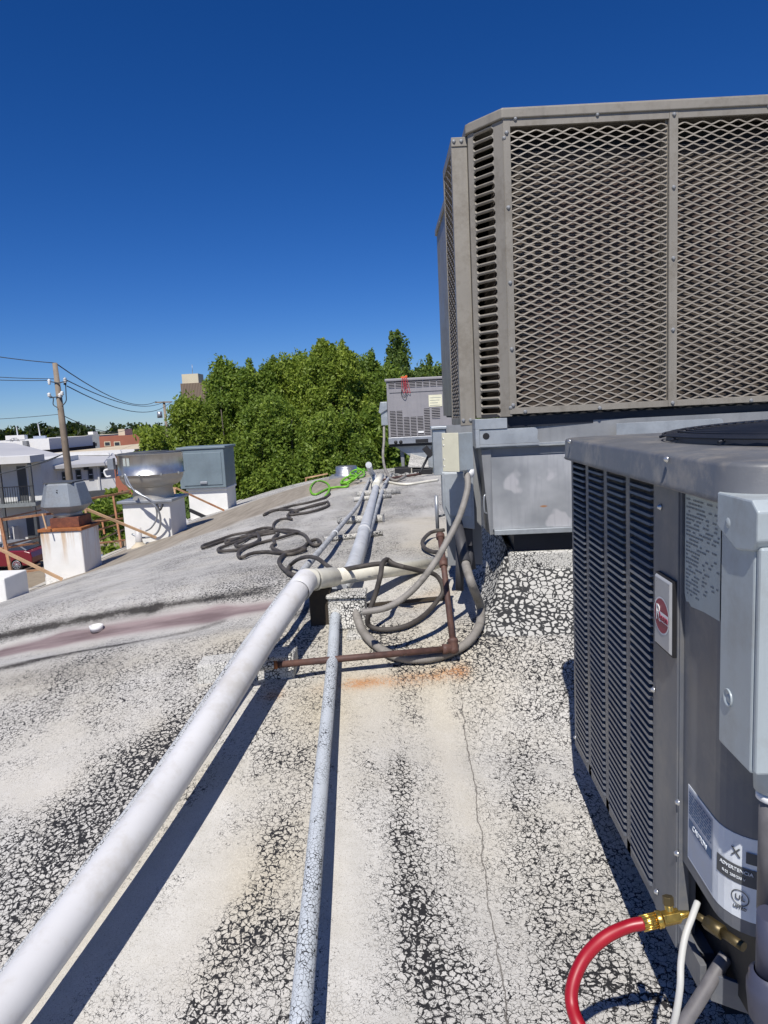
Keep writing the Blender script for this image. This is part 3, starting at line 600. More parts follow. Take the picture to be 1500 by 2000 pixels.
# ---------------------------------------------------------------- big rooftop unit with expanded-metal guards
FY = 3.3; ZB, ZT = 1.03, 2.335; XL, XC, XR = .318, .45, 2.35
big = thing('rooftop_unit', (1.35, 4.3, .98), 'huge tan rooftop air conditioner behind expanded-metal coil guards', 'air conditioner')
mat_u = M['unit_tan']
def expmesh(o, u, v, nrm, W, H, pu, pv, wd=.0054, dp=.004):
    """expanded-metal sheet: paired rounded zigzag strands meeting at knuckles"""
    o, u, v, nrm = map(Vector, (o, u, v, nrm)); vs = []; fs = []; ns = 4; nu = int(W/(pu/2)*ns)
    def strand(base, sg, proud):
        pts = []
        for i in range(nu+1):
            x = i*(pu/2)/ns; t = math.pi*x/(pu/2); c = (1-math.cos(t))/2
            lin = (t/math.pi) % 2; lin = lin if lin <= 1 else 2-lin; c = .62*lin+.38*c; yv = base+sg*(pv/2-.8*wd)*c
            slope = math.sin(t)*(pv/2)*math.pi/pu; yv += .0007*math.sin(i*.9+base*41)*math.sin(base*7+i*.13); hw = wd/2*math.sqrt(1+min(1.2, slope*slope)*.7); pts.append((x, min(max(yv, 0), H), hw))
        b0_ = len(vs)
        for (x, yv, hw) in pts:
            p = o+u*x+v*yv; vs.extend([p-v*hw+nrm*proud, p+v*hw+nrm*(proud-dp*.35), p+v*hw+nrm*(proud-dp), p-v*hw+nrm*(proud-dp)])
        for i in range(len(pts)-1):
            a = b0_+4*i; fs.extend([(a, a+4, a+5, a+1), (a+1, a+5, a+6, a+2), (a+3, a+7, a+4, a), (a+2, a+6, a+7, a+3)])
    nk = int(H/pv)
    for k in range(nk+1):
        if (k+.5)*pv <= H: strand(k*pv+wd*.4, 1, 0)
        if k > 0: strand(k*pv-wd*.4, -1, .0006)
    return MB().add(vs, fs)
zf0, zf1 = 1.045, ZT-.05
X1, X2, X3, X4 = .484, 1.170, 1.208, 1.895
expmesh((X1-.004, FY+.006, zf0+.012), (1, 0, 0), (0, 0, 1), (0, -1, 0), X2-X1+.01, zf1-zf0-.03, .0775, .0357).build('mesh_panel', M['mesh_tan'], big)
expmesh((X3-.004, FY+.006, zf0+.012), (1, 0, 0), (0, 0, 1), (0, -1, 0), X4-X3+.01, zf1-zf0-.03, .0775, .0357).build('mesh_panel', M['mesh_tan'], big)
def frame(x0, x1, z0, z1, l, r_, t, bt, y0=FY-.004, y1=FY+.012):
    b = MB(); b.box(x0, x0+l, y0, y1, z0, z1); b.box(x1-r_, x1, y0, y1, z0, z1); b.box(x0+l, x1-r_, y0+.0007, y1, z1-t, z1); b.box(x0+l, x1-r_, y0+.0007, y1, z0, z0+bt)
    return b.build('guard_frame', mat_u, big, .0015)
frame(X1-.032, X2+.002, ZB, ZT-.035, .03, .001, .035, .028)
frame(X2+.003, X4+.03, ZB, ZT-.035, .038, .03, .035, .028)
# body: side posts, chamfer with slots, roof cap, base, inner walls
MB().box(XC, XC+.012, FY+.0, FY+.03, ZB-.01, ZT-.03).build('corner_post', mat_u, big, .002); MB().box(XC+.0125, X1-.034, FY+.012, FY+.02, ZB-.01, ZT-.03).build('post_channel', mat_u, big, .002); MB().box(X4+.035, XR, FY, FY+.02, ZB, ZT-.03).build('corner_post', mat_u, big, .002); MB().box(X2-.01, X2+.04, FY+.014, FY+.3, ZB, ZT-.04).build('divider', mat_u, big, .002)
cu = Vector((XL-XC, .15, 0)); cl = cu.length; cu.normalize(); cn = Vector((-cu.y, cu.x, 0)); cn = cn if cn.y < 0 else -cn
cz0, cz1 = ZB-.01, ZT-.04; b = MB(); c0 = Vector((XC, FY, 0))
def chq(s0, s1, z0, z1, off=0, t=.003):
    b.hexa([c0+cu*s1+cn*off+Vector((0, 0, z0)), c0+cu*s0+cn*off+Vector((0, 0, z0)), c0+cu*s0+cn*(off-t)+Vector((0, 0, z0)), c0+cu*s1+cn*(off-t)+Vector((0, 0, z0)),
            c0+cu*s1+cn*off+Vector((0, 0, z1)), c0+cu*s0+cn*off+Vector((0, 0, z1)), c0+cu*s0+cn*(off-t)+Vector((0, 0, z1)), c0+cu*s1+cn*(off-t)+Vector((0, 0, z1))])
s0, s1 = cl*.26, cl*.86; chq(.001, s0, cz0, cz1); chq(s1, cl, cz0, cz1)
NS = 33; ph = (cz1-cz0-.02)/NS; sr = ph*.26
for k in range(NS+1):
    z = cz0+.01+k*ph; hw = ph*.2
    # bar between slots as a rolled strip
    vs = []
    for s_ in (s0, s0+sr, s1-sr, s1):
        e = sr*.9 if s_ in (s0, s1) else 0
        for (dz, of) in ((-hw-e, -.006), (-hw*.6-e, .001), (0, .004), (hw*.6+e, .001), (hw+e, -.006)): vs.append(c0+cu*s_+cn*(of if not e else min(of, 0))+Vector((0, 0, z+dz)))
    b.add(vs, [(j*5+i, (j+1)*5+i, (j+1)*5+i+1, j*5+i+1) for j in range(3) for i in range(4)])
b.build('slotted_corner', mat_u, big)
capo = [(XR, FY-.012), (XC-.005, FY-.012), (XL-.012, FY+.145), (XL-.012, 5.3), (XR, 5.3)]
b = MB(); b.prism([(x, y, ZT-.038) for x, y in capo], (0, 0, .04)); b.prism([(x, y, ZT+.002) for x, y in [(XR-.01, FY+.0), (XC+.0, FY+.0), (XL, FY+.15), (XL, 5.29), (XR-.01, 5.29)]], (0, 0, .008)); b.build('top_cover', mat_u, big, .004)
b = MB(); b.box(XL, XL+.01, FY+.15, 5.28, ZB, ZT-.04); b.box(XR-.01, XR, FY+.02, 5.28, ZB, ZT-.04); b.box(XL, XR-.01, 5.28, 5.29, ZB, ZT-.04)
b.build('casing', mat_u, big)
cpth = [(X4, 3.385), (X2+.05, 3.385)]
b = MB()
def coilsheet(pth, z0, z1):
    vs = []
    for x, y in pth: vs += [(x, y, z0), (x, y, z1)]
    b.add(vs, [(2*k, 2*k+2, 2*k+3, 2*k+1) for k in range(len(pth)-1)])
ZC = 2.186
coilsheet([(X2-.012, 3.385), (.56, 3.385)]+[(.56-.13*math.sin(a), 3.385+.13*(1-math.cos(a))) for a in np.linspace(.1, math.pi/2, 8)]+[(.43, 4.5)], ZB+.01, ZC); coilsheet([(XR-.05, 3.385), (X2+.04, 3.385)], ZB+.01, ZC)
b.build('coil', M['coil'], big)
b = MB(); b.box(.46, XR-.02, 3.46, 5.2, ZB+.005, ZT-.05); b.box(XC+.02, XR-.02, 3.45, 3.459, ZC-.05, ZT-.052); b.build('interior', M['black'], big)
b = MB(); b.box(XL+.02, XR-.01, FY+.05, 5.27, ZB-.012, ZB+.004); b.build('floor_pan', M['black'], big)
# side boxes with mesh on their outer side
SX = .244; SY = 3.92; SZ = 2.295
b = MB(); b.box(SX, XL-.002, 3.475, 3.481, .985, SZ-.01); b.box(SX, XL-.002, 3.4705, 3.4745, SZ-.04, SZ); b.box(SX, SX+.012, 3.482, 3.52, .985, SZ-.01); b.box(SX, SX+.012, SY-.04, SY, .985, SZ-.01); b.box(SX, SX+.012, 3.52, SY-.04, SZ-.05, SZ-.01); b.box(SX, SX+.012, 3.52, SY-.04, .985, 1.02); b.box(SX, XL-.002, 3.482, SY, SZ-.009, SZ-.002)
b.box(SX+.012, XL-.003, SY-.01, SY, .985, SZ-.01); b.build('side_box', mat_u, big, .002)
expmesh((SX+.003, SY-.04, 1.02), (0, -1, 0), (0, 0, 1), (-1, 0, 0), SY-.04-3.52, SZ-1.07, .0775, .0357).build('mesh_panel', M['mesh_tan'], big)
b = MB(); b.box(SX+.03, XL-.004, 3.49, SY-.02, .99, SZ-.02); b.build('interior', M['coil'], big)
b = MB(); b.box(SX+.058, XL-.002, SY+.02, 4.35, 1.0, 1.9); b.build('rear_box', M['mesh_tan'], big, .003)
# screws
sm_ = MB(); sm_.lathe((0, 0, 0), [(0, .007), (.006, .006), (.0075, .003), (.0095, .001), (.0095, 0)], 8, axis=(0, -1, 0), smooth=False)
s0o = sm_.build('screw', M['galv_dull'], org=(0, 0, 0)); s0o.parent = big; first = True
spots = [(XC+.006, z) for z in (2.30, 2.22, 1.06)]+[(X1-.018, z) for z in (2.24, 1.93, 1.61, 1.32, 1.07)]+[(X2+.022, z) for z in (2.28, 1.98, 1.68, 1.37, 1.045)]+[(x, 2.295) for x in (.505, .86, 1.6, 1.9)]+[(x, 1.038) for x in (.52, .86, 1.55, 1.9)]
for (x, z) in spots:
    o = s0o if first else s0o.copy()
    if not first: sc.collection.objects.link(o)
    first = False; o.location = Vector((x, FY-.005 if x != XC+.006 else FY-.001, z))-big.location
for (x, z) in ((.256, 2.277), (.29, 2.277), (.258, 1.01), (.292, 1.01)):
    o = s0o.copy(); sc.collection.objects.link(o); o.location = Vector((x, 3.4705 if z > 2 else 3.475, z))-big.location
b = MB(); b.box(XL+.09, XR, FY+.035, FY+.05, ZB-.06, ZB-.012); b.build('base_rail', M['navy'], big)  # navy puts the shade under the unit into the rail's colour
a_ = math.radians(2.2); piv = Vector((XC, FY, 0)); off_ = big.location-piv
big.rotation_euler.z = a_; big.location = piv+Vector((off_.x*math.cos(a_)-off_.y*math.sin(a_)+.008, off_.x*math.sin(a_)+off_.y*math.cos(a_), off_.z))
# base rail (forklift pockets) in shade, galvanised curb adapter, plenum
ad = thing('curb_adapter', (1.3, 4.2, .88), 'galvanised steel rail frame with a round hole under the huge tan unit', 'metal frame')
b = MB(); AX = .299
b.box(AX, XR, FY+.004, FY+.007, .885, .895)
for x0, x1 in ((AX+.02, .585), (.94, 1.42), (1.75, 2.2)):
    N = 6; z0, z1, r = .896, .965, .018; c = [(x1-r+r*math.sin(a), z1-r+r*math.cos(a)) for a in np.linspace(0, math.pi/2, 5)]+[(x1-r*.2, z0+r), (x1+r*.5, z0)]
    b.prism([(x0, FY+.003, z0), (x0, FY+.003, z1)]+[(x, FY+.003, z) for x, z in c], (0, .003, 0))
b.box(AX, AX+.019, FY-.001, FY+.008, .884, .966); b.box(AX, AX+.003, FY+.009, 5.0, .885, .966); b.box(AX, .445, FY-.002, FY+.17, .967, 1.014)
b.box(AX+.003, XR, FY+.02, FY+.12, .878, .884); b.build('rail', M['galv'], ad, .0008)
b = MB(); b.lathe((.348, FY+.0028, .935), [(0, .0006), (.0155, .0006)], 24, axis=(0, -1, 0)); b.build('hole', M['black'], ad)
b = MB(); b.box(AX+.03, XR, FY+.05, FY+.06, .885, .985); b.build('back_web', M['galv_dull'], ad)
pl = thing('duct_plenum', (1.3, 4.0, .46), 'big dull galvanised sheet-metal duct box below the rail frame, with a stained front panel', 'duct')
PYf = FY+.045
def plenum_panel():
    n_ = NT('plenum_metal'); p = n_.geo(); a = n_.noise(p, 3.0, 4, .55); bnd = n_.vor(n_.vmath('ADD', p, n_.vmath('SCALE', n_.noise(p, 4, 3, col=True), .25)), 5.5, 'F1', 'Distance')
    c = n_.mix(n_.mr(a, .32, .66), (.26, .275, .29), (.54, .55, .56)); c = n_.mix(n_.mr(bnd, .28, .36, .7, 0, True), c, (.60, .59, .60)); c = n_.mix(n_.mr(n_.noise(n_.mapping(p, (30, 30, 2)), 2, 4), .5, .7, 0, .35), c, (.28, .29, .32))
    sp = n_.vmath('SUBTRACT', p, (.61, FY+.04, .595)); l = n_.t.nodes.new('ShaderNodeVectorMath'); l.operation = 'LENGTH'; n_.put(l.inputs[0], n_.vmath('MULTIPLY', sp, (1, 1, 3.2))); c = n_.mix(n_.mr(l.outputs['Value'], .012, .022, .9, 0), c, (.42, .2, .08))
    return n_.out(c, .45, .35)
M['plenum'] = plenum_panel()
b = MB(); b.box(.372, XR, PYf-.012, PYf-.008, .495, .835); b.build('front_panel', M['plenum'], pl)
b = MB(); b.box(.375, XR, PYf-.035, PYf-.004, .470, .494); b.build('lower_flange', M['galv'], pl, .002)
b = MB(); b.box(.36, XR, PYf, 4.9, .47, .88); b.build('upper_duct', M['galv_dull'], pl)
b = MB(); b.hexa([(.355, PYf-.02, .47), (.372, PYf-.014, .47), (.372, 4.9, .47), (.31, 4.9, .47), (.325, PYf-.014, .875), (.372, PYf-.014, .875), (.372, 4.9, .875), (.31, 4.9, .875)]); b.build('side_panel', M['galv_dull'], pl, .002)
b = MB(); b.tube(smooth_path([(.352, PYf+.01, .66), (.335, PYf-.0, .65), (.335, PYf, .58), (.352, PYf+.01, .57)], 6), .005, 8); b.build('handle', M['steel'], pl)
cb = thing('roof_curb', (1.3, 4.1, .1), 'white-coated roof curb with coarse black cracks carrying the duct box', 'roof curb')
KX, KY = .445, 3.36; kz = .375
def crv(px, py, h=0): return R(px, py, h)
b = MB(); b.box(KX, XR, KY, 4.95, .0, kz); b.build('kerb_body', M['crack_block'], cb, .01)
# sloping cant around it
b = MB()
rows = []
for t in np.linspace(0, 1, 9):
    h_ = (1-t)**1.8; fr_ = []
    off = t*.36; offl = t*.17
    for x in np.linspace(KX-offl, XR, 24): fr_.append((x, KY-off, rz(x, KY-off)+.004+h_*.17-.012*(t == 1)))
    lf = [(KX-offl, y, rz(KX-offl, y)+.004+h_*.26-.012*(t == 1)) for y in np.linspace(4.95, KY-off, 24)]
    rows.append(lf[:-1]+fr_)
m_ = len(rows[0]); b.add([p for r_ in rows for p in r_], [(i*m_+k, (i+1)*m_+k, (i+1)*m_+k+1, i*m_+k+1) for i in range(8) for k in range(m_-1)], True); b.build('cant_strip', M['crack_curb'], cb)
b = MB(); b.box(KX+.03, XR, KY+.03, 4.9, kz, .47); b.build('neck', M['navy'], cb)  # navy colour stands in for the shaded recess below the duct
# ---------------------------------------------------------------- electrical boxes by the curb
en = thing('electrical_enclosure', (.2, 3.45, .5), 'galvanised two-part electrical enclosure on the left flank of the duct box', 'electrical box')
b = MB(); b.box(.105, .165, 3.36, 3.50, .76, .975); b.box(.098, .172, 3.35, 3.51, .976, .99); b.build('upper_box', M['galv'], en, .003)
b = MB(); b.prism([(.14, 3.33, .775), (.14, 3.33, .60), (.165, 3.33, .52), (.285, 3.33, .50), (.285, 3.33, .775)], (0, .14, 0)); b.build('lower_box', M['galv'], en, .003)
b = MB(); b.prism([(.15, 3.318, .77), (.15, 3.318, .62), (.17, 3.318, .57), (.272, 3.318, .56), (.272, 3.318, .77)], (0, .01, 0)); b.build('cover', M['galv'], en, .002)
b = MB(); b.box(.2, .275, 3.34, 3.44, .42, .5); b.cyl((.215, 3.38, .42), (.205, 3.36, .2), .02, 14); b.cyl((.25, 3.40, .43), (.262, 3.36, .30), .026, 14); b.build('nipple', M['flex_dark'], en)
b = MB(); b.box(.16, .33, 3.47, 3.50, .3, .99); b.build('bracket', M['galv_dull'], en)
b = MB(); b.tube(smooth_path([(.15, 3.5, .55), (.115, 3.45, .56), (.11, 3.4, .66)], 5), .006, 8); b.cyl((.112, 3.40, .5), (.112, 3.40, .66), .009, 10); b.build('side_pipe', M['steel'], en)
jb = thing('junction_box', (.207, 3.12, .8), 'cream and grey square junction box with a ribbed conduit hanging out of its base', 'electrical box')
c = Vector((.207, 3.13, .88)); a1 = Vector((1, 1, 0)).normalized(); a2 = Vector((-1, 1, 0)).normalized()
b = MB(); b.obox(c+a2*.022+a1*.0, a1*.046, a2*.024, Vector((0, 0, .08))); b.build('body', M['disc'], jb, .003)
b = MB(); b.obox(c-a2*.0235, a1*.048, a2*.021, Vector((0, 0, .082))); b.build('body', M['disc'], jb, .003)
b = MB(); b.obox(c-a1*.0505, a1*.003, a2*.047, Vector((0, 0, .084))); b.build('cover', M['cream_box'], jb, .002)
for z in (-.06, -.03, .03, .06):
    b = MB(); b.lathe(c-a1*.0535+a2*.038+Vector((0, 0, z)), [(0, .002), (.003, .002), (.004, 0)], 8, axis=-a1); b.build('screw', M['zinc'], jb)
b = MB(); b.tube([(.25, 3.14, .80), (.25, 3.14, .765)], .024, 16); b.build('conduit_nut', M['white'], jb)
b = MB(); b.bar((.21, 3.18, .9), (.21, 3.5, .9), .03); b.build('bracket', M['steel'], jb)
# ---------------------------------------------------------------- ribbed flexible conduits
def ribbed(pts, r, pitch=.012, n_=14):
    pts = smooth_path(pts, 10); out = [pts[0]]; acc = 0
    for a, c in zip(pts, pts[1:]):
        L = (c-a).length; k = max(1, int(round(L/(pitch/2))))
        for i in range(1, k+1): out.append(a+(c-a)*(i/k))
    return MB().tube(out, r, n_, rf=lambda i: r*(1.0 if i % 2 else .88))
fa = [P(912, 925, 3.12), P(913, 955, 3.08), P(897, 1010, 3.0), P(869, 1065, 2.92), P(838, 1115, 2.86), P(800, 1158, 2.84), P(757, 1186, 2.82), P(708, 1196, 2.82)]
t = thing('flexible_conduit', fa[4], 'ribbed grey conduit swooping from the cream junction box down to the white-coated box', 'conduit', 'ribbed grey flexible conduits'); ribbed(fa, .0145).build('sleeve', M['flex'], t)
fb = [P(893, 1030, 3.28), P(903, 1065, 3.2), P(909, 1100, 3.1), P(921, 1140, 3.0)]+[R(x, y, h) for x, y, h in ((938, 1185, .06), (936, 1222, .03), (912, 1256, .028), (870, 1278, .024), (825, 1287, .024), (775, 1283, .024), (738, 1263, .026), (711, 1236, .032), (697, 1205, .05), (694, 1180, .085))]
t = thing('flexible_conduit', fb[7], 'thick grey conduit looping along the roof below the rusty pipe', 'conduit', 'ribbed grey flexible conduits')
ribbed(fb, .020).build('sleeve', M['flex'], t)
b = MB(); b.cyl(P(893, 1020, 3.3), P(909, 1100, 3.1)+Vector((0, 0, 0)), .0245, 14); b.build('dark_sleeve', M['flex_dark'], t)
# ---------------------------------------------------------------- white-coated junction box on the roof
c = R(678, 1228, 0); s = c.y/1390; jbc = c.copy()
pj = thing('coated_junction_box', c, 'small square box thickly coated white and cracked, fed by two conduits', 'electrical box')
wj = 38*s
b = MB(); b.box(c.x-wj, c.x+wj, c.y+.03, c.y+.15, c.z-.02, c.z+.135); b.build('body', M['crack_block'], pj, .006)
b = MB(); b.box(c.x-wj-.006, c.x+wj+.006, c.y+.018, c.y+.156, c.z+.136, c.z+.152); b.build('lid', M['crack_block'], pj, .005)
b = MB(); b.prism([(c.x-.045, c.y+.03, c.z+.12), (c.x-.05, c.y-.01, c.z), (c.x+.07, c.y-.015, c.z+.0), (c.x+.065, c.y+.03, c.z+.11)], (0, .02, 0)); b.build('mastic', M['crack_block'], pj, .01)
fr0 = R(694, 1180, .085); b = MB(); b.cyl(fr0, fr0+Vector((-.004, .07, .012)), .029, 16); b.cyl(R(655, 1205, .06), R(655, 1205, .06)+Vector((0, .08, .0)), .028, 16); b.build('hub', M['crack_block'], pj)
c2 = R(692, 1250, 0); b = MB(); b.box(c2.x-.035, c2.x+.04, c2.y, c2.y+.10, c2.z-.01, c2.z+.02); tag(b.build('flat_block', M['crack_block'], bevel=.004), 'small flat coated block just in front of the coated junction box', 'block')
# ---------------------------------------------------------------- pipes
WA = P(60, 1900, 1.36); WB = P(597, 1134, 3.12); dW = (WB-WA)
wpth = [WA-dW*.62+Vector((0, 0, .01))]+[WA+dW*t+Vector((.010*math.sin(t*6), 0, -.012*math.sin(math.pi*t))) for t in np.linspace(-.12, 1, 12)]
wpipe = thing('drain_pipe', (WA+WB)/2, 'long thick white drain pipe rising from the lower left corner to a cream tee', 'pipe')
MB().tube(smooth_path(wpth, 4), .0505, 32).build('pipe', M['pvc_white'], wpipe)
d_ = dW.normalized(); b = MB(); b.lathe(WB-d_*.10, [(.0508, 0), (.054, .004), (.0545, .07), (.0535, .108)], 32, axis=d_)
CR_ = P(868, 1099, 4.15); dc = (CR_-WB).normalized()
b.build('coupling', M['pvc_white'], wpipe); b = MB(); b.tube(smooth_path([WB-d_*.0, WB+Vector((.004, .012, .002)), WB+dc*.05], 6), .050, 28); b.lathe(WB+dc*.05, [(.051, 0), (.051, .02), (.047, .03), (.047, .15), (.042, .155)], 28, axis=dc)
b.build('tee', M['pvc_cream'], wpipe)
cpipe = MB().tube([WB+dc*.06, CR_], .040, 24); tag(cpipe.build('cream_branch_pipe', M['pvc_cream'], org=WB), 'cream plastic branch pipe running right from the white drain pipe towards the curb', 'pipe')
# hidden thin conduit beside the white pipe, then on into the distance
side = [p+Vector((-.098, .0, -.055)) for p in wpth[0:]]
side = [Vector((p.x, p.y, max(p.z, rz(p.x, p.y)+.02))) for p in side]
tail = [R(606, 1098, .10), R(638, 1060, .10), R(670, 1022, .10), R(700, 985, .09), R(712, 957, .06), R(722, 935, .05)]
t = thing('thin_conduit', side[3], 'thin crusted conduit left of the thick white pipe, crossing under its tee', 'conduit'); MB().tube(smooth_path(side+tail, 5), .0185, 16).build('tube', M['crack_pipe'], t)
b = MB(); b.lathe(R(655, 1040, .10)-Vector((0, .05, 0)), [(.019, 0), (.025, .003), (.025, .03), (.019, .033)], 16, axis=(tail[2]-tail[1])); b.build('coupling', M['pvc_grey'], t)
mc = [P(581, 2070, R(587, 1990, .11).y-.07)]+[R(x, y, h) for x, y, h in ((587, 1990, .11), (607, 1760, .11), (627, 1530, .10), (641, 1380, .08), (650, 1280, .065), (655, 1205, .06))]
t = thing('painted_conduit', mc[3], 'slim pale conduit with fine paint cracks running from the bottom edge to the coated box', 'conduit'); mc.append(Vector((jbc.x-.035, jbc.y+.06, jbc.z+.065)));  MB().tube(smooth_path(mc, 8), .0235, 20, rf=None).build('tube', M['crack_conduit'], t)
mb_ = [R(x, y, h) for x, y, h in ((664, 1150, .09), (688, 1112, .10), (704, 1062, .10), (717, 1015, .10), (728, 975, .10), (734, 950, .09), (731, 932, .09))]+[R(724, 920, .22), R(720, 908, .40)]
t = thing('main_pipe', mb_[2], 'pale grey-blue pipe running away along the ridge to a raised capped end', 'pipe'); MB().tube(smooth_path(mb_, 6), .043, 24).build('pipe', M['pvc_grey'], t)
b = MB(); j0 = R(700, 1036, .10); jd = (mb_[3]-mb_[2]).normalized(); j0 = mb_[2]+(mb_[3]-mb_[2])*.45; b.lathe(j0, [(.0435, 0), (.049, .004), (.049, .10), (.0435, .104)], 24, axis=jd); b.build('coupling', M['pvc_grey'], t)
b = MB(); b.cyl(R(733, 948, .12), R(744, 930, .2), .05, 14); b.build('side_branch', M['pvc_cream'], t)
rc = [R(x, y, h) for x, y, h in ((694, 1118, .05), (706, 1086, .06), (722, 1035, .06), (738, 985, .06), (752, 945, .06), (764, 928, .05))]
t = thing('rear_conduit', rc[2], 'thin whitish conduit right of the pale ridge pipe', 'conduit'); MB().tube(smooth_path(rc, 6), .0235, 16).build('tube', M['crack_pipe'], t)
# cross supports under the far pipes
sups = [((724, 1013), (749, 1012), .038, 'stubby white cross support under the ridge pipe at its coupling'), ((716, 1044), (747, 1041), .022, 'thin crusted cross strip beneath the ridge pipe, nearest the tee'),
        ((742, 970), (764, 968), .03, 'short cross support beneath the ridge pipe, third away from the tee'), ((746, 961), (781, 958), .045, 'longest far cross support, beside the far conduit end')]
for (a, c, r, lb) in sups:
    A = R(a[0], a[1], r); C = R(c[0], c[1], r); A = A+(A-C).normalized()*.34; A.z = rz(A.x, A.y)+r
    tag(MB().tube([A, C], r, 14).build('pipe_support', M['crack_block']), lb, 'pipe support', 'cross supports under the ridge pipes')
# wood blocks under the drain pipe
A = R(392, 1322, 0); C = R(574, 1331, 0); y0 = (A.y+C.y)/2
b = MB(); zA, zC = rz(A.x, y0), rz(C.x, y0); b.hexa([(A.x, y0-.01, zA-.05), (C.x, y0-.03, zC-.05), (C.x, y0+.09, zC-.05), (A.x, y0+.11, zA-.05), (A.x, y0+.0, zA+.075), (C.x, y0-.02, zC+.095), (C.x, y0+.09, zC+.10), (A.x, y0+.11, zA+.08)])
tag(b.build('support_block', M['crack_block'], bevel=.008), 'white-coated block carrying the drain pipe and the rusty pipe end', 'block')
q = WB-d_*.12; b = MB(); b.box(q.x+.02, q.x+.12, q.y+.20, q.y+.29, rz(q.x, q.y+.2)-.03, q.z-.035); tag(b.build('wood_block', M['wood'], bevel=.005), 'dark weathered wood block propping the cream tee', 'block')
# rusty pipe
ra = R(482, 1304, .105); rb = R(886, 1266, .07); rd = (rb-ra).normalized()
t = thing('rusty_pipe', rb, 'rusty brown iron pipe crossing the conduits and rising at its elbow beside the curb', 'pipe')
rt = P(866, 1100, 3.12); rt2 = P(860, 1048, 3.25)
b = MB(); b.cyl(ra+rd*.1, rb, .0135, 16); b.tube([rb, rt, rt2], .0135, 16); b.build('pipe', M['rustpipe'], t)
b = MB(); b.lathe(rb-rd*.05, [(.014, 0), (.021, .003), (.021, .02), (.019, .022), (.019, .055)], 16, axis=rd); b.build('coupling', M['rustpipe'], t); b = MB(); rv = (rt-rb).normalized(); b.lathe(rb-rv*.012, [(.0, -.012), (.015, -.008), (.021, 0), (.021, .035), (.023, .036), (.023, .05), (.014, .052)], 16, axis=rv); b.build('elbow', M['rustpipe'], t); b = MB(); b.lathe(rt, [(.014, -.02), (.019, -.018), (.019, .02), (.014, .022)], 16, axis=(rt2-rt)); b.build('coupling', M['rustpipe'], t); b = MB(); b.lathe(rt2, [(.014, -.012), (.02, -.01), (.02, .012), (.0, .014)], 16, axis=(rt2-rt)); b.build('end_cap', M['rustpipe'], t)
b = MB(); b.cyl(ra-rd*.04, ra+rd*.025, .0185, 16); b.build('rusty_end', M['rust'], t)
b = MB(); b.cyl(ra+rd*.026, ra+rd*.105, .0175, 16); b.build('coupling', M['crack_block'], t)
b = MB(); b.cyl(ra+rd*.106, ra+rd*.12, .0165, 16); b.build('rust_ring', M['rust'], t)
b = MB(); b.obox(R(790, 1175, .02), (.22, .05, 0), (0, .012, 0), (0, 0, .008)); tag(b.build('dark_strip', M['wood'], bevel=.002), 'dark strip of wood lying behind the conduits', 'strip')
# ---------------------------------------------------------------- hoses
hz = .016
def C4(lst, h=hz): return [R(380+x*.21333, 960+y*.21333, h+(k % 3)*.003) for k, (x, y) in enumerate(lst)]
H1 = [(1220, 92), (1100, 122), (960, 165), (880, 192), (850, 222), (890, 252), (845, 246), (780, 256), (730, 288), (722, 325), (745, 350), (850, 350), (960, 370), (900, 388), (760, 430), (640, 460), (520, 490), (430, 530), (398, 575), (430, 605), (520, 568), (650, 552), (780, 560), (900, 545), (990, 512), (1050, 462), (1120, 440), (1155, 478), (1100, 492), (1050, 462), (1020, 410), (960, 378), (850, 372), (740, 360), (560, 392), (400, 425), (250, 458), (90, 512), (80, 492), (200, 450), (350, 398), (500, 370), (620, 335), (700, 332), (690, 348), (560, 378), (440, 412), (300, 470), (290, 455), (340, 440), (520, 400), (590, 412), (580, 452), (500, 490), (410, 502), (372, 485), (450, 450), (560, 380), (590, 440), (540, 480), (430, 525), (330, 540), (230, 545), (222, 522), (300, 490), (480, 430), (600, 400), (740, 375)]
H4 = [(770, 380), (720, 430), (735, 470), (705, 505), (760, 540), (830, 560), (960, 530), (1010, 520), (1000, 535), (900, 570), (820, 580), (775, 630), (790, 680), (850, 735), (900, 764), (935, 768), (860, 750), (855, 715), (880, 670)]
H5 = [(880, 670, .03), (940, 625, .09), (1030, 598, .15), (1120, 612, .19), (1200, 668, .20), (1290, 722, .21), (1400, 708, .22)]
right_part = [(701, 1107, .245), (744, 1101, .25), (782, 1106, .24), (816, 1114, .2), (847, 1121, .16), (861, 1136, .12), (865, 1156, .07), (853, 1175, .035), (828, 1202, .022), (797, 1221, .02), (763, 1229, .02), (734, 1228, .025), (719, 1218, .05), (721, 1196, .11), (734, 1158, .19), (743, 1124, .265), (747, 1101, .285), (756, 1093, .28), (768, 1101, .262), (790, 1108, .245)]
bh = thing('black_hose', R(520, 1060, 0), 'tangled dark rubber hose coiled on the roof and draped over the cream pipe', 'hose')
b = MB(); b.tube(smooth_path(C4(H1), 5), .0135, 10); b.tube(smooth_path(C4(H4), 5), .0135, 10)
h5 = [R(380+x*.21333, 960+y*.21333, h) for x, y, h in H5]+[R(*q) for q in right_part]
b.tube(smooth_path(h5, 7), .0115, 12)
H6 = [(1220, 92), (1222, 130), (1080, 182), (950, 205), (880, 214), (870, 195), (930, 172), (1060, 140), (1200, 104)]
H7 = [(890, 215), (900, 190), (940, 176), (830, 165), (720, 172), (645, 208), (636, 214), (660, 198), (760, 166), (900, 128), (1050, 98), (1180, 60), (1240, 22)]
b.tube(smooth_path(C4(H6), 6), .0155, 10); b.tube(smooth_path(C4(H7), 6), .0155, 10)
b.build('hose', M['rubber'], bh)
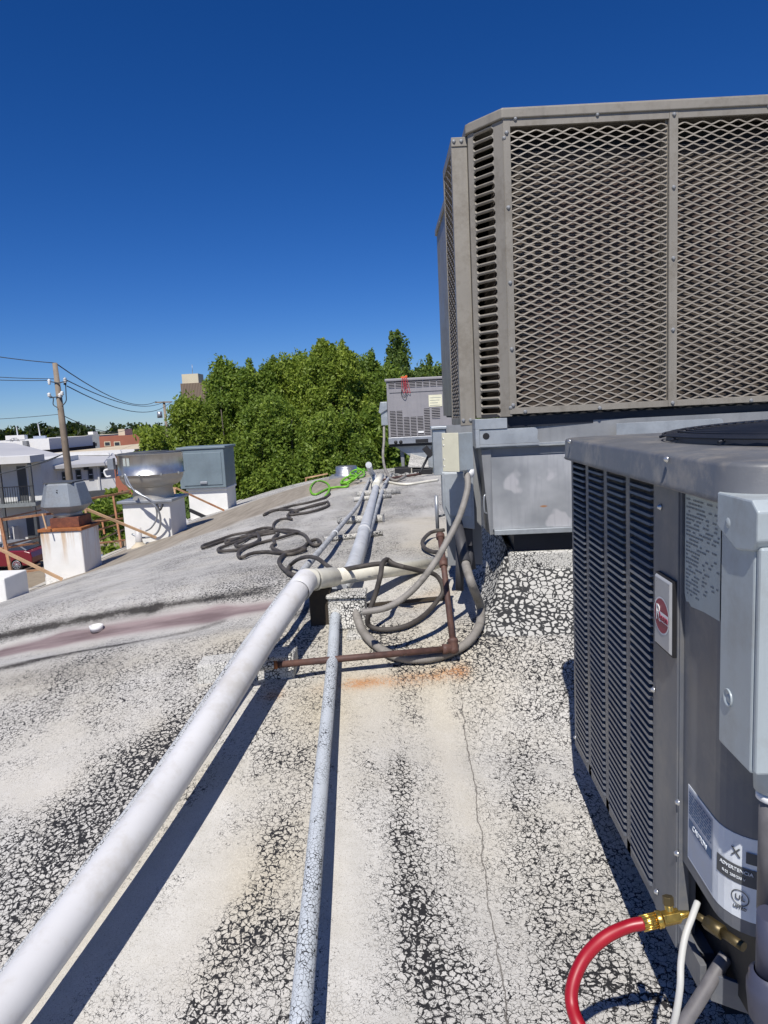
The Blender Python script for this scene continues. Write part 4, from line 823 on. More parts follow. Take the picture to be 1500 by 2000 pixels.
b = MB(); b.tube(smooth_path([R(868, 1035, .06), R(842, 1040, .05), R(826, 1056, .04), R(829, 1070, .03), R(846, 1078, .03), R(864, 1078, .05)], 8), .014, 12); tag(b.build('short_hose', M['rubber']), 'short dark hose bowed out beside the rusty riser', 'hose')
gh = [(205, 630), (240, 580), (250, 525), (215, 478), (150, 456), (85, 470), (38, 530), (48, 592), (95, 610), (165, 578), (235, 545), (330, 528), (420, 526), (462, 510), (445, 472), (395, 470), (382, 486), (430, 492), (475, 480)]
g0 = [R(600+x*.17333, 860+y*.17333, .02 if 120 > k else .02) for k, (x, y) in enumerate(gh)]
A = R(681, 943, .05); B_ = R(708, 916, .05)
for k in range(1, 85):
    t_ = k/84; a = 2*math.pi*6*t_; c = A+(B_-A)*t_; c.z = rz(c.x, c.y)+.03; w_ = .11+.05*math.sin(a*.37); g0.append(c+Vector((w_*math.cos(a), (.4*math.sin(a)), .05+.05*math.sin(a*1.3))))
b = MB(); b.tube(smooth_path(g0, 4), .017, 10); tag(b.build('green_hose', M['lime'], org=A), 'bright lime green hose looped and spiralling up the ridge', 'hose')
# small litter
c = R(189, 1232, 0); b = MB(); b.lathe(c, [(0, .004), (.028, .004), (.033, .0), (.036, .03), (.030, .032), (.028, .012), (0, .012)], 16)
tag(b.build('plastic_cap', M['white']), 'white plastic cup lid lying on the pinkish stain', 'litter')
# ---------------------------------------------------------------- far rooftop unit
FYR = 13.5; fp = lambda px, py, Y=FYR: P(px, py, Y)
fl = thing('packaged_unit', (fp(820, 870).x, 14.2, .5), 'grey-lilac packaged air conditioner with louvred front at the far end of the ridge', 'air conditioner')
xa, xb, zt, zb = fp(754, 740).x, fp(754, 740).x+1.62, fp(760, 740).z, fp(760, 868).z
b = MB(); b.box(xa, xb, FYR, FYR+1.5, zb+.13, zt-.05); b.build('casing', M['rtu'], fl, .01)
b = MB(); b.box(xa-.03, xb+.03, FYR-.03, FYR+1.53, zt-.05, zt+.0); b.build('top_cover', M['rtu'], fl, .012)
b = MB(); b.box(xa-.01, xb+.01, FYR-.015, FYR+1.51, zb, zb+.125); b.build('base_rail', M['steel'], fl, .006)
def slots(x0, x1, z0, z1, k, name='louvre'):
    b = MB(); p_ = (z1-z0)/k
    for i in range(k): b.prism([(x0, FYR-.001, z0+p_*i+.004), (x0, FYR-.014, z0+p_*i+.006), (x0, FYR-.001, z0+p_*i+p_*.55)], (x1-x0, 0, 0))
    b.build(name, M['rtu'], fl); b = MB()
    for i in range(k): b.box(x0, x1, FYR-.004, FYR-.001, z0+p_*i+p_*.55, z0+p_*(i+1)); 
    b.build(name+'_gap', M['black'], fl)
def fx_(px): return fp(px, 800).x
def fz_(py, px=790): return fp(px, py).z
for k in range(8): slots(fx_(761+k*13.5), fx_(772.5+k*13.5), fz_(757), fz_(739), 6)
for k, top_ in enumerate((802, 802, 815, 815, 815, 800)): slots(fx_(761+k*13.4), fx_(772+k*13.4), fz_(854), fz_(top_), 17 if top_ < 810 else 13)
slots(fx_(843), fx_(859), fz_(820), fz_(800), 6)
b = MB(); b.box(xa+.05, xb-.01, FYR-.012, FYR-.002, fz_(766), fz_(762)); b.build('panel_seam', M['rtu'], fl)
b = MB(); b.box(fx_(838), fx_(864), FYR-.008, FYR-.002, fz_(797), fz_(774)); o = b.build('notice', paint('notice', (.72, .70, .52), .6), fl)
b = MB(); [b.box(fx_(840), fx_(862-(k*3) % 7), FYR-.0095, FYR-.008, fz_(780+k*5), fz_(779.2+k*5)) for k in range(4)]; b.build('lettering', M['ink_soft'], o)
b = MB(); b.box(fx_(815), fx_(826), FYR-.018, FYR-.004, fz_(847), fz_(843)); b.build('name_plate', M['white'], fl)
b = MB()
for px in (770, 780): b.lathe((fx_(px), FYR-.016, fz_(863)), [(0, .002), (.035, .002), (.035, 0)], 18, axis=(0, -1, 0))
b.box(fx_(809), fx_(834), FYR-.018, FYR-.012, fz_(866), fz_(859)); b.build('opening', M['black'], fl)
b = MB(); b.box(xa+.0, xb, FYR+.02, FYR+1.4, zb-.05, zb-.001); b.build('under_rail', M['black'], fl)
dd_ = thing('disconnect_box', (xa-.1, FYR+.1, fz_(830)), 'small galvanised disconnect box on the left side of the far grey-lilac unit', 'electrical box')
b = MB(); b.box(xa-.13, xa-.002, FYR+.03, FYR+.2, fz_(829), fz_(795)); b.build('body', M['galv'], dd_, .008); b = MB(); b.prism([(xa-.17, FYR+.0, fz_(803)), (xa-.13, FYR+.0, fz_(783)), (xa-.005, FYR+.0, fz_(783)), (xa-.005, FYR+.0, fz_(798)), (xa-.14, FYR+.0, fz_(806))], (0, .24, 0)); b.build('hood', M['galv'], dd_, .006)
fcp = [P(750, 829, 13.6), P(750, 860, 13.4), P(748, 890, 13.2), P(752, 915, 12.6), P(762, 934, 11.6), P(775, 938, 11.3), P(792, 930, 11.6)]
tag(MB().tube(smooth_path(fcp, 8), .024, 10).build('hanging_conduit', M['flex']), 'grey flexible conduit dangling from the far disconnect box to the roof', 'conduit')
fpn = thing('tapered_duct', (fp(830, 900).x, 14, rz(.3, 14)), 'tapered galvanised duct under the far grey-lilac unit', 'duct')
b = MB(); zc = rz(.4, 14)+.12; ly = 13.62
b.prism([(fp(771, 868, ly).x, ly, zb-.051), (fp(812, 898, ly).x, ly, fp(812, 898, ly).z), (fp(815, 903, ly).x, ly, zc), (xb-.02, ly, zc), (xb-.02, ly, zb-.051)], (0, 1.1, 0)); b.build('hopper', M['galv'], fpn, .006)
b = MB(); b.prism([(fp(781, 880, ly).x, ly+.05, zb-.06), (fp(785, 908, ly).x, ly+.05, zc-.1), (fp(790, 908, ly).x, ly+.05, zc-.1), (fp(789, 884, ly).x, ly+.05, zb-.1)], (0, .9, 0)); b.build('leg', M['galv_dull'], fpn)
b = MB(); q = R(795, 912, 0); b.box(fx_(786), xb-.05, 13.75, 14.6, rz(.3, 14)-.02, zc-.001); b.build('base_curb', M['crack_block'], fpn, .02)
bx = thing('black_equipment_box', R(800, 928, 0), 'black battery-like box with a white sheet on top, near the far duct', 'equipment'); q = R(800, 928, 0)
b = MB(); b.box(q.x-.27, q.x+.03, q.y, q.y+.4, q.z, q.z+.14); b.box(q.x+.05, q.x+.42, q.y+.02, q.y+.42, q.z-.01, q.z+.1); b.build('case', M['black'], bx, .01)
b = MB(); b.hexa([(q.x-.02, q.y+.02, q.z+.145), (q.x+.36, q.y+.05, q.z+.12), (q.x+.36, q.y+.5, q.z+.26), (q.x+.04, q.y+.5, q.z+.36), (q.x-.02, q.y+.02, q.z+.165), (q.x+.36, q.y+.05, q.z+.14), (q.x+.36, q.y+.5, q.z+.28), (q.x+.04, q.y+.5, q.z+.38)]); b.build('sheet', M['crack_block'], bx)
lmp = thing('flood_lamp', R(820, 924, 0), 'black flood lamp head on a slanted stand before the far duct', 'lamp')
b = MB(); s1_ = P(820, 924, 12.2); s2_ = P(838, 888, 12.6); b.cyl(s1_, s2_, .022, 10); b.cyl(s2_, P(846, 872, 12.7), .02, 10); b.build('stand', M['black'], lmp)
b = MB(); ax_ = (P(842, 890, 12.5)-P(830, 876, 12.5)); hh = ax_.normalized(); sx, sy = frame_of(hh, Vector((0, 1, 0))); b.obox(P(836, 882, 12.45), hh*.10, sx*.055, sy*.04); b.build('head', M['black'], lmp, .008)
b = MB(); q = R(778, 925, 0)
for k in range(7): a = R(760+k*9, 921+(k*37 % 11), .01); c_ = R(772+k*8, 917+(k*23 % 12), .05); b.bar(a, c_, .05, .03)
tag(b.build('scrap_wood', M['crack_block']), 'litter of white-crusted scrap wood strips at the ridge end', 'scrap')
b = MB(); b.tube(smooth_path([R(752, 940, .02), R(790, 946, .02), R(830, 941, .02), R(856, 937, .02)], 6), .018, 8); tag(b.build('white_line', M['pvc_cream']), 'thin cream line lying across the roof before the far duct', 'cable')
b = MB(); b.tube(smooth_path([R(735, 941, .04), R(765, 934, .04), R(800, 929, .04), R(822, 925, .05)], 6), .022, 8); tag(b.build('rusty_line', M['rustpipe']), 'thin rusty pipe lying in front of the black equipment box', 'pipe')
gs = thing('gauge_set', fp(790, 738)+Vector((0, .1, 0)), 'orange gauge set on the far unit with red hoses hanging down its front', 'gauge')
q = fp(789, 736); b = MB(); b.box(q.x-.06, q.x+.03, FYR+.0, FYR+.08, zt+.001, zt+.03); b.cyl((q.x+.04, FYR, zt+.025), (q.x+.04, FYR+.05, zt+.025), .024); b.build('body', M['orange'], gs, .01)
b = MB()
for k in range(3):
    x_ = q.x-.03+k*.035; b.tube(smooth_path([(x_, FYR-.04, zt+.02), (x_-.02, FYR-.05, zt-.15), (x_+.02+.02*k, FYR-.04, zt-.28), (x_+.04, FYR-.04, zt-.15), (x_+.01, FYR-.05, zt+.0)], 6), .0045, 6)
b.build('hose', M['redthin'], gs)
b = MB(); b.tube(smooth_path([(q.x-.05, FYR-.03, zt-.2), (q.x-.06, FYR-.03, zt-.3), (q.x, FYR-.04, zt-.36), (q.x+.04, FYR-.03, zt-.28)], 6), .006, 6); b.build('cord', M['black'], gs)
# round low exhaust vent
vy = 15.2; q = P(674, 921, vy); vt = thing('round_vent', (q.x, vy+.3, rz(q.x, vy)), 'low round aluminium roof vent near the far roof edge', 'vent')
zb_ = rz(q.x, vy+.3); b = MB(); b.lathe((q.x, vy+.3, zb_), [(.27, 0), (.27, .06), (.235, .07), (.235, .2), (.22, .225), (0, .23)], 36); b.build('drum', M['alum'], vt)
b = MB(); b.box(q.x-.36, q.x+.4, vy-.0, vy+.7, zb_-.03, zb_+.02); b.build('flashing', M['steel'], vt)
# ---------------------------------------------------------------- exhaust hoods along the left eave
def pbox(name, x0p, x1p, ytp, Y, dep, m, par, zb=None, tilt=0, bevel=.012):
    a = P(x0p, ytp, Y); c = P(x1p, ytp, Y); z1 = (a.z+c.z)/2; z0 = zb if zb is not None else min(rz(max(a.x, -4.0), Y), rz(max(c.x, -4), Y))-.25
    b = MB(); b.box(a.x, c.x, Y, Y+dep, z0, z1); o = b.build(name, m, par, bevel); return a.x, c.x, z0, z1
def boxmat(name, rust):
    n_ = NT(name); p = n_.geo(); z = n_.sep(p)[2]; a = n_.noise(p, 5, 5); c = n_.mix(n_.mr(a, .3, .7), (.70, .70, .67), (.80, .79, .76))
    e = n_.vor(p, 34); lo = n_.mr(n_.math('ADD', z, n_.math('MULTIPLY', n_.noise(p, 4, 4), .25)), -.30, -.62); c = n_.mix(n_.math('MULTIPLY', n_.math('SUBTRACT', 1.0, n_.mr(e, .02, n_.math('MULTIPLY', lo, .28))), lo), c, (.05, .05, .05))
    st = n_.noise(n_.mapping(p, (7, 7, .6)), 1.7, 5); f = n_.math('MULTIPLY', n_.mr(st, .48, .64), n_.mr(z, rust[0], rust[1]), True); c = n_.mix(f, c, n_.mix(n_.noise(p, 30, 3), (.52, .36, .14), (.42, .19, .06)))
    n_.bump(a, .1, .01); return n_.out(c, .7)
rr1 = thing('exhaust_vent', P(120, 1120, 7.2), 'dark grey faceted exhaust hood on a rusty collar and white curb, nearest the lower left', 'exhaust vent')
x0, x1, z0, z1 = pbox('curb', 77, 158, 1038, 7.2, .42, boxmat('curb_rusty', (-.35, .03)), rr1)
b = MB(); b.box(x0-.015, x1+.015, 7.185, 7.635, z1, z1+.03); b.build('rusty_flange', M['rust'], rr1, .004)
b = MB(); b.hexa([(x0+.09, 7.26, z1+.03), (x1-.04, 7.26, z1+.03), (x1-.04, 7.56, z1+.03), (x0+.09, 7.56, z1+.03), (x0+.09, 7.26, z1+.13), (x1-.04, 7.26, z1+.14), (x1-.04, 7.56, z1+.14), (x0+.09, 7.56, z1+.13)]); b.build('collar', M['rust_dark'], rr1, .004)
cx = (x0+x1)/2-.0; cyy = 7.41
b = MB(); b.cyl((cx, cyy, z1+.13), (cx, cyy, z1+.20), .15, 28, r2=.135); b.build('neck', M['alum_dull'], rr1)
zz0 = z1+.175
lv = [(.13, 0), (.22, .08), (.215, .11), (.17, .31), (.155, .32)]
b = MB(); vs = []
for r_, dz in lv:
    for k in range(8): 
        sxk = [(-1, -.62), (-.62, -1), (.62, -1), (1, -.62), (1, .62), (.62, 1), (-.62, 1), (-1, .62)][k]; vs.append((cx+sxk[0]*r_, cyy+sxk[1]*r_, zz0+dz))
b.add(vs, [(i*8+k, i*8+(k+1) % 8, (i+1)*8+(k+1) % 8, (i+1)*8+k) for i in range(4) for k in range(8)]+[tuple(32+k for k in range(8)), tuple(range(8))[::-1]]); b.build('hood', M['hoodgrey'], rr1, .004)
b = MB(); b.box(cx-.155, cx+.155, cyy-.155, cyy+.155, zz0+.32, zz0+.332); b.build('lid', M['ink'], rr1)
b = MB(); [b.box(cx-.004, cx+.006, cyy-.2+.012*k, cyy-.17+.012*k, zz0+.23+.018*k, zz0+.238+.018*k) for k in range(4)]; b.build('vent_slots', M['black'], rr1)
# small block at the lower left corner
b = MB(); q = P(8, 1130, 6.1); b.box(q.x-.5, q.x, 6.1, 6.48, q.z-.5, q.z); tag(b.build('concrete_block', boxmat('blockmat', (5, 6)), bevel=.01), 'short white block at the left edge below the rusty railing', 'block')
# upblast fan
fn = thing('upblast_fan', P(290, 1050, 9.0), 'large round spun-aluminium exhaust fan on a white curb', 'exhaust fan')
x0, x1, z0, z1 = pbox('curb', 238, 331, 982, 9.0, .62, boxmat('curb_fan', (.1, .35)), fn)
b = MB(); b.box(x0-.05, x1+.05, 8.95, 9.67, z1, z1+.035); b.build('flange', M['steel'], fn, .006)
cx, cyy = (x0+x1)/2+.0, 9.31; zf = z1+.035; S_ = 9.3/1390
b = MB(); b.lathe((cx, cyy, zf), [(.27, 0), (.265, .02), (.25, .14), (.26, .145), (.26, .155)], 48); b.build('neck', M['alum_dull'], fn)
b = MB(); b.lathe((cx, cyy, zf+.15), [(.25, 0), (.32, .02), (.37, .06), (.40, .12), (.41, .17), (.413, .172)], 56); b.build('lower_bowl', M['alum_dull'], fn)
b = MB(); b.lathe((cx, cyy, zf+.32), [(.413, 0), (.425, .0), (.425, .008), (.418, .012), (.418, .255), (.428, .26), (.428, .27)], 56); b.lathe((cx, cyy, zf+.585), [(.428, 0), (.40, .008), (.36, .002), (.2, -.04)], 56); b.build('drum', M['alum'], fn)
b = MB(); b.lathe((cx-.02, cyy, zf+.6), [(.24, 0), (.27, .004), (.27, .012), (.1, .02), (0, .02)], 48)
b.lathe((cx, cyy, zf+.592), [(.405, 0), (.408, .006), (.40, .01), (.395, .002)], 48); b.build('top_cap', M['ink'], fn)
for k in range(5):
    a = math.radians(-90+(k-2)*36); p_ = Vector((cx+.428*math.cos(a), cyy+.428*math.sin(a), zf+.325)); b = MB(); b.box(p_.x-.012, p_.x+.012, p_.y-.012, p_.y+.012, p_.z-.012, p_.z+.012); b.build('clip', M['galv_dull'], fn)
b = MB(); a = math.radians(-115); b.quad(*[Vector((cx+.421*math.cos(a+t_), cyy+.421*math.sin(a+t_), zf+.50+dz)) for t_, dz in ((-.13, -.05), (.13, -.05), (.13, .05), (-.13, .05))]); b.build('rating_plate', M['label'], fn)
b = MB(); bxp = Vector((cx-.40, cyy-.28, zf+.50)); b.box(bxp.x-.045, bxp.x+.035, bxp.y-.05, bxp.y+.03, bxp.z-.09, bxp.z+.06); sw = b.build('switch_box', M['steel'], fn, .006)
b = MB(); b.tube(smooth_path([bxp+Vector((-.04, -.05, -.08)), bxp+Vector((-.09, -.05, -.1)), bxp+Vector((-.07, -.05, -.17)), bxp+Vector((-.01, -.05, -.17))], 6), .012, 8); b.build('white_loop', M['white'], fn)
cbp = [P(243, 925, 8.82), P(250, 948, 8.8), P(275, 965, 8.78), P(300, 985, 8.76), P(312, 1005, 8.8), P(312, 1030, 8.85), P(300, 1046, 8.88), P(275, 1050, 8.9), P(258, 1043, 8.93)]
b = MB(); b.tube(smooth_path(cbp, 8), .013, 8); cbp2 = [P(243, 925, 8.8), P(262, 958, 8.76), P(292, 975, 8.74), P(304, 990, 8.78), P(306, 1012, 8.84), P(296, 1030, 8.88), P(285, 1037, 8.95)]; b.tube(smooth_path(cbp2, 8), .011, 8); b.build('cable', M['steel'], fn)
b = MB(); b.tube(smooth_path([P(306, 985, 8.85), P(312, 996, 8.8), P(318, 985, 8.85)], 5), .014, 8); b.build('bracket', M['black'], fn)
# slate box hood
hd = thing('exhaust_housing', P(410, 1000, 11.8), 'slate blue-grey boxy exhaust housing with an access door on a white curb', 'exhaust vent')
x0, x1, z0, z1 = pbox('curb', 367, 443, 957, 11.8, .6, boxmat('curb_slate', (5, 6)), hd)
a = P(346, 876, 11.72); zt_ = a.z; b = MB(); X0, X1 = a.x, P(436, 876, 11.72).x
b.box(X0, X1, 11.72, 12.42, z1+.04, zt_-.03); b.build('casing', M['slate'], hd, .01)
b = MB(); b.box(X0-.02, X1+.03, 11.70, 12.45, zt_-.03, zt_+.01); b.build('top_cover', M['slate'], hd, .01)
b = MB(); b.box(X0+.07, X1-.05, 11.708, 11.719, z1+.09, zt_-.09); dr = b.build('access_door', M['slate'], hd, .005)
b = MB(); q = P(398, 943, 11.7); b.box(q.x-.06, q.x+.06, 11.69, 11.71, q.z-.02, q.z+.02); b.build('handle', M['steel'], dr, .006)
b = MB(); b.box(x0-.02, x1+.02, 11.76, 12.41, z1, z1+.04); b.build('flange', M['white'], hd, .006)
# vent pipes
def roof_px(px, X):
    best = None
    for k in range(400):
        Y = 4+k*.03; v = Vector((X, Y, rz(X, Y)))-EYE; kk = F/v.dot(fwd); e = abs(750+v.dot(right)*kk-px)
        if best is None or e < best[0]: best = (e, Y)
    return Vector((X, best[1], rz(X, best[1])))
q = roof_px(272, -3.5); t = thing('vent_pipe', q, 'white vent pipe with a cream mastic base at the eave', 'pipe')
b = MB(); b.tube([q+Vector((0, 0, -.05)), q+Vector((0, 0, .24))], .042, 18); b.build('pipe', M['pvc_white'], t); b = MB(); b.lathe(q, [(.11, -.03), (.09, .01), (.05, .04), (.045, .06)], 20); b.build('mastic_base', paint('mastic', (.55, .48, .36), .8, var=.15), t)
q = roof_px(358, -3.75); t = thing('vent_pipe', q, 'small white capped pipe between the aluminium fan and the slate housing', 'pipe')
b = MB(); b.tube([q+Vector((0, 0, -.05)), q+Vector((0, 0, .28))], .04, 14); b.build('pipe', M['white'], t); b = MB(); b.lathe(q, [(.1, 0), (.1, .03), (.06, .08), (.05, .1)], 16); b.lathe(q+Vector((0, 0, .26)), [(.04, 0), (.055, .005), (.055, .03), (0, .05)], 16); b.build('cap', M['white'], t)
b = MB(); b.bar(P(370, 996, 11.4), P(405, 1012, 11.4), .05); tag(b.build('dark_brace', M['black']), 'dark slanted brace in front of the slate housing curb', 'brace')
# ---------------------------------------------------------------- rusty guard railings
def rails(label, segs, loc):
    t = thing('guard_rail', loc, label, 'railing', 'rusty guard railings along the eave')
    for (nm, m, pts, w_) in segs:
        for a, c in zip(pts, pts[1:]): MB().bar(P(*a), P(*c), w_*.66, w_*.54, Vector((0, 1, 0))).build(nm, M[m], t)
rails('rusty railing at the left edge with a slanted tan brace', [
    ('post', 'rail', [(0, 1012, 7.0), (18, 1100, 7.0), (31, 1170, 7.0)], .045),
    ('brace', 'rail_tan', [(-6, 1070, 6.6), (122, 1132, 6.8)], .042),
    ('top_rail', 'rail', [(-6, 1017, 7.0), (100, 1003, 7.4)], .035), ('rail', 'rail', [(0, 1014, 7.0), (80, 996, 9.0)], .03),
    ('rail', 'rail', [(0, 1072, 7.0), (75, 1060, 7.4)], .03), ('rail', 'rail', [(14, 1064, 7.2), (76, 1049, 9.0)], .03), ('rail', 'rail_tan', [(0, 1124, 6.9), (80, 1112, 7.15)], .03), ('rail', 'rail_tan', [(0, 1132, 6.9), (78, 1101, 7.9)], .025),
    ('upright', 'rail_tan', [(83, 1003, 7.1), (91, 1033, 7.1)], .022)], P(15, 1150, 7.0))
rails('tan railing between the rusty-collared vent and the aluminium fan', [
    ('brace', 'rail_tan', [(168, 994, 7.9), (305, 1050, 8.3)], .042), ('top_rail', 'rail_tan', [(148, 997, 7.9), (169, 994, 7.9)], .035), ('upright', 'rail_tan', [(167, 994, 7.9), (172, 1026, 7.9)], .035),
    ('post', 'rail', [(221, 968, 9.6), (237, 1070, 9.6)], .04), ('top_rail', 'rail', [(166, 976, 8.8), (252, 961, 9.6)], .04), ('rail', 'rail_tan', [(222, 966, 9.6), (252, 958, 10)], .035),
    ('rail', 'rail', [(160, 1022, 8.8), (240, 1013, 9.6)], .035), ('rail', 'rail', [(175, 1020, 8.8), (242, 1000, 11)], .03), ('rail', 'rail', [(183, 1062, 8.8), (243, 1055, 9.6)], .03), ('rail', 'rail_tan', [(184, 1058, 8.8), (242, 1034, 11)], .03), ('post', 'rail', [(181, 1024, 9.2), (184, 1053, 9.2)], .035), ('post', 'rail', [(200, 1018, 9.6), (204, 1043, 9.6)], .035), ('rail', 'rail', [(184, 1037, 9), (243, 1020, 10.5)], .03), ('rail', 'rail', [(100, 1003, 7.6), (150, 1010, 8.6)], .03)], P(230, 1060, 9.6))
rails('short tan railing ending at the slate housing curb', [
    ('top_rail', 'rail_tan', [(335, 953, 10.6), (345, 954, 10.6)], .04), ('brace', 'rail', [(343, 953, 10.6), (438, 997, 10.9)], .04), ('upright', 'rail_tan', [(341, 955, 10.6), (342, 967, 10.6)], .04)], P(342, 990, 10.6))
rails('low rusty rail by the far roof edge near the trees', [('top_rail', 'rail_tan', [(596, 934, 16.6), (640, 925, 16.6)], .05), ('upright', 'rail', [(598, 933, 16.6), (597, 945, 16.6)], .05)], P(600, 940, 16.6))
# ---------------------------------------------------------------- motel
M['stucco_white'] = paint('stucco_white', (.64, .64, .63), .85, var=.06, scale=.6, grime=(.38, .37, .35), gamt=.4, gscale=.6)
M['roofmetal'] = paint('roofmetal', (.46, .46, .47), .6, var=.05, scale=.3)
M['cream_wall'] = paint('cream_wall', (.60, .54, .40), .85, var=.06, scale=.3)
M['brick'] = paint('brick', (.33, .12, .075), .85, var=.12, scale=.5)
M['tan_roof'] = paint('tan_roof', (.52, .44, .31), .9, var=.12, scale=.2)
M['darkbrick'] = paint('darkbrick', (.045, .035, .032), .8, var=.2, scale=1)
g_ = NT('window_glass'); M['glass'] = g_.out((.035, .04, .05), .12, 0, .6)
class Fac:
    """facade frame: origin at left ground corner, u along wall, n outwards"""
    def __init__(s, A, B):
        s.A = Vector((A.x, A.y, 0)); s.B = Vector((B.x, B.y, 0)); s.L = (s.B-s.A).length; s.u = (s.B-s.A)/s.L; s.n = Vector((s.u.y, -s.u.x, 0))
    def box(s, b, u0, u1, z0, z1, n0, n1):
        q = lambda u, n, z: s.A+s.u*u+s.n*n+Vector((0, 0, z))
        b.hexa([q(u0, n1, z0), q(u1, n1, z0), q(u1, n0, z0), q(u0, n0, z0), q(u0, n1, z1), q(u1, n1, z1), q(u1, n0, z1), q(u0, n0, z1)]); return b
    def at(s, px, py):
        d = ray(px, py); t = (s.A-EYE).dot(s.n)/d.dot(s.n); p = EYE+d*t; return (p-s.A).dot(s.u), p.z
mo = thing('motel', P(120, 1000, 45)*1.0, 'white two-storey motel building with small windows, balcony and pale metal roof', 'building'); mo.location.z = GZ
fm = Fac(P(63, 910, 44), P(222, 905, 46.5)); ez = fm.at(140, 907)[1]
b = MB(); fm.box(b, 0, fm.L, GZ, ez, -9, 0); b.build('wall', M['stucco_white'], mo)
for (xa_, ya_, xb_, yb_) in ((93, 925, 107, 944), (120, 922, 130, 942), (147, 918, 160, 940), (171, 916, 183, 937), (195, 913, 206, 933)):
    u0, z1 = fm.at(xa_, ya_); u1, z0 = fm.at(xb_, yb_); b = MB(); fm.box(b, u0, u1, z0, z1, .002, .05); w_ = b.build('window', M['ink'], mo); b = MB(); fm.box(b, u0+.07, u1-.07, z0+.07, z1-.07, .052, .056); b.build('pane', M['glass'], w_)
    b = MB(); fm.box(b, u0+.05, u1-.05, (z0+z1)/2-.02, (z0+z1)/2+.02, .058, .07); b.build('sash', M['stucco_white'], w_)
u0, z1 = fm.at(72, 917); u1, z0 = fm.at(84, 985); b = MB(); fm.box(b, u0, u1, z0, z1, .002, .05); b.build('door', M['ink'], mo)
u0, z1 = fm.at(163, 911); u1, z0 = fm.at(173, 917); b = MB(); fm.box(b, u0, u1, z0, z1, .0, .3); b.build('wall_lamp', M['black'], mo)
u0, z0 = fm.at(171, 962); u1, z1 = fm.at(221, 953); b = MB(); fm.box(b, u0, fm.L, z0-.3, z0+.1, .0, .5); b.build('lower_roof', M['ink'], mo)
for (xa_, xb_, m_) in ((176, 193, 'ink'), (86, 100, 'ink'), (120, 140, 'glass')):
    u0, _ = fm.at(xa_, 1000); u1, _ = fm.at(xb_, 1000); b = MB(); fm.box(b, u0, u1, GZ+.1, GZ+2.2, .002, .04); b.build('door', M[m_], mo)
u0, _ = fm.at(192, 930); b = MB(); fm.box(b, u0-.05, u0+.05, GZ, ez-.1, .002, .1); fm.box(b, 0, fm.L, ez-.16, ez+.0, .05, .4); b.build('gutter', M['stucco_white'], mo)
# roof of the main block
e0, e1 = fm.A+fm.n*.5-fm.u*.3+Vector((0, 0, ez)), fm.B+fm.n*.5+fm.u*.2+Vector((0, 0, ez))
pk = [P(222, 885, 54), P(120, 888, 53), P(30, 866, 60), P(-60, 862, 60)]; wl = P(-60, 905, 50); wl.z = ez
b = MB(); b.add([e0, e1, pk[0], pk[1], pk[2], pk[3], wl], [(0, 1, 2, 3), (0, 3, 4), (0, 4, 5, 6)]); vs = [Vector(v)-Vector((0, 0, .25)) for v in (e0, e1, pk[0], pk[1], pk[2], pk[3], wl)]; b.add([e0, e1, pk[0], e0-Vector((0, 0, .2)), e1-Vector((0, 0, .2)), pk[0]-Vector((0, 0, 2.0))], [(0, 3, 4, 1), (1, 4, 5, 2)])
b.build('roof', M['roofmetal'], mo)
b = MB(); A_ = fm.A+fm.u*fm.at(150, 900)[0]; b.hexa([P(118, 890, 52), P(217, 889, 51.5), P(217, 889, 52.5), P(118, 890, 53), P(118, 886, 52), P(217, 884, 51.5), P(217, 884, 52.5), P(118, 886, 53)]); b.build('roof_parapet', M['stucco_white'], mo)
# wing
fw = Fac(P(-90, 900, 40.5), P(61, 900, 41)); wz = fw.at(20, 904)[1]; pz = fw.at(20, 892)[1]
b = MB(); fw.box(b, 0, fw.L, GZ, wz, -8, -1.3); b.build('wall', M['stucco_white'], mo)
b = MB(); fw.box(b, 0, fw.L, wz-.05, pz, -2, .15); b.build('parapet', M['stucco_white'], mo)
bz = fw.at(30, 983)[1]; b = MB(); fw.box(b, 0, fw.L, bz-.22, bz, -1.299, .1); b.build('balcony_slab', M['ink_soft'], mo)
b = MB()
for k in range(int(fw.L/.14)+1): fw.box(b, k*.14, k*.14+.025, bz, bz+.95, .04, .065)
fw.box(b, 0, fw.L, bz+.95, bz+1.0, .03, .08)
b.build('balcony_railing', M['black'], mo)
b = MB()
for px in (2, 62, -40): u0, _ = fw.at(px, 950); fw.box(b, u0-.08, u0+.08, GZ, wz-.06, -.08, .08)
b.build('column', M['ink'], mo)
for (xa_, xb_, z0_, z1_) in ((38, 55, bz, bz+2.1), (-20, -2, bz, bz+2.1), (45, 70, GZ, GZ+2.2), (-30, -10, GZ, GZ+2.2)):
    f2 = Fac(fw.A-fw.n*1.3, fw.B-fw.n*1.3); u0 = f2.at(xa_, 960)[0]; u1 = f2.at(xb_, 960)[0]; b = MB(); f2.box(b, u0, u1, z0_, z1_, .002, .05); b.build('door', M['ink'], mo)
f2 = Fac(fw.A-fw.n*1.3, fw.B-fw.n*1.3)
for (xa_, xb_, h_, lb) in ((12, 24, 1.7, 'white'), (26, 31, 1.2, 'white'), (33, 41, 1.75, 'stucco_white')):
    u0 = f2.at(xa_, 1040)[0]; u1 = f2.at(xb_, 1040)[0]; b = MB(); f2.box(b, u0, u1, GZ, GZ+h_, .3, .95); p_ = MB(); f2.box(p_, u0+.08, u1-.08, GZ+h_*.35, GZ+h_*.8, .951, .96)
    o = b.build('vending_machine', M[lb]); p_.build('front_panel', M['steel'], o); tag(o, {12: 'wide white machine under the motel balcony, left of three', 26: 'narrow low white machine under the motel balcony, between two others', 33: 'tall pale machine under the motel balcony, nearest the door'}[xa_], 'machine', 'machines under the motel balcony')
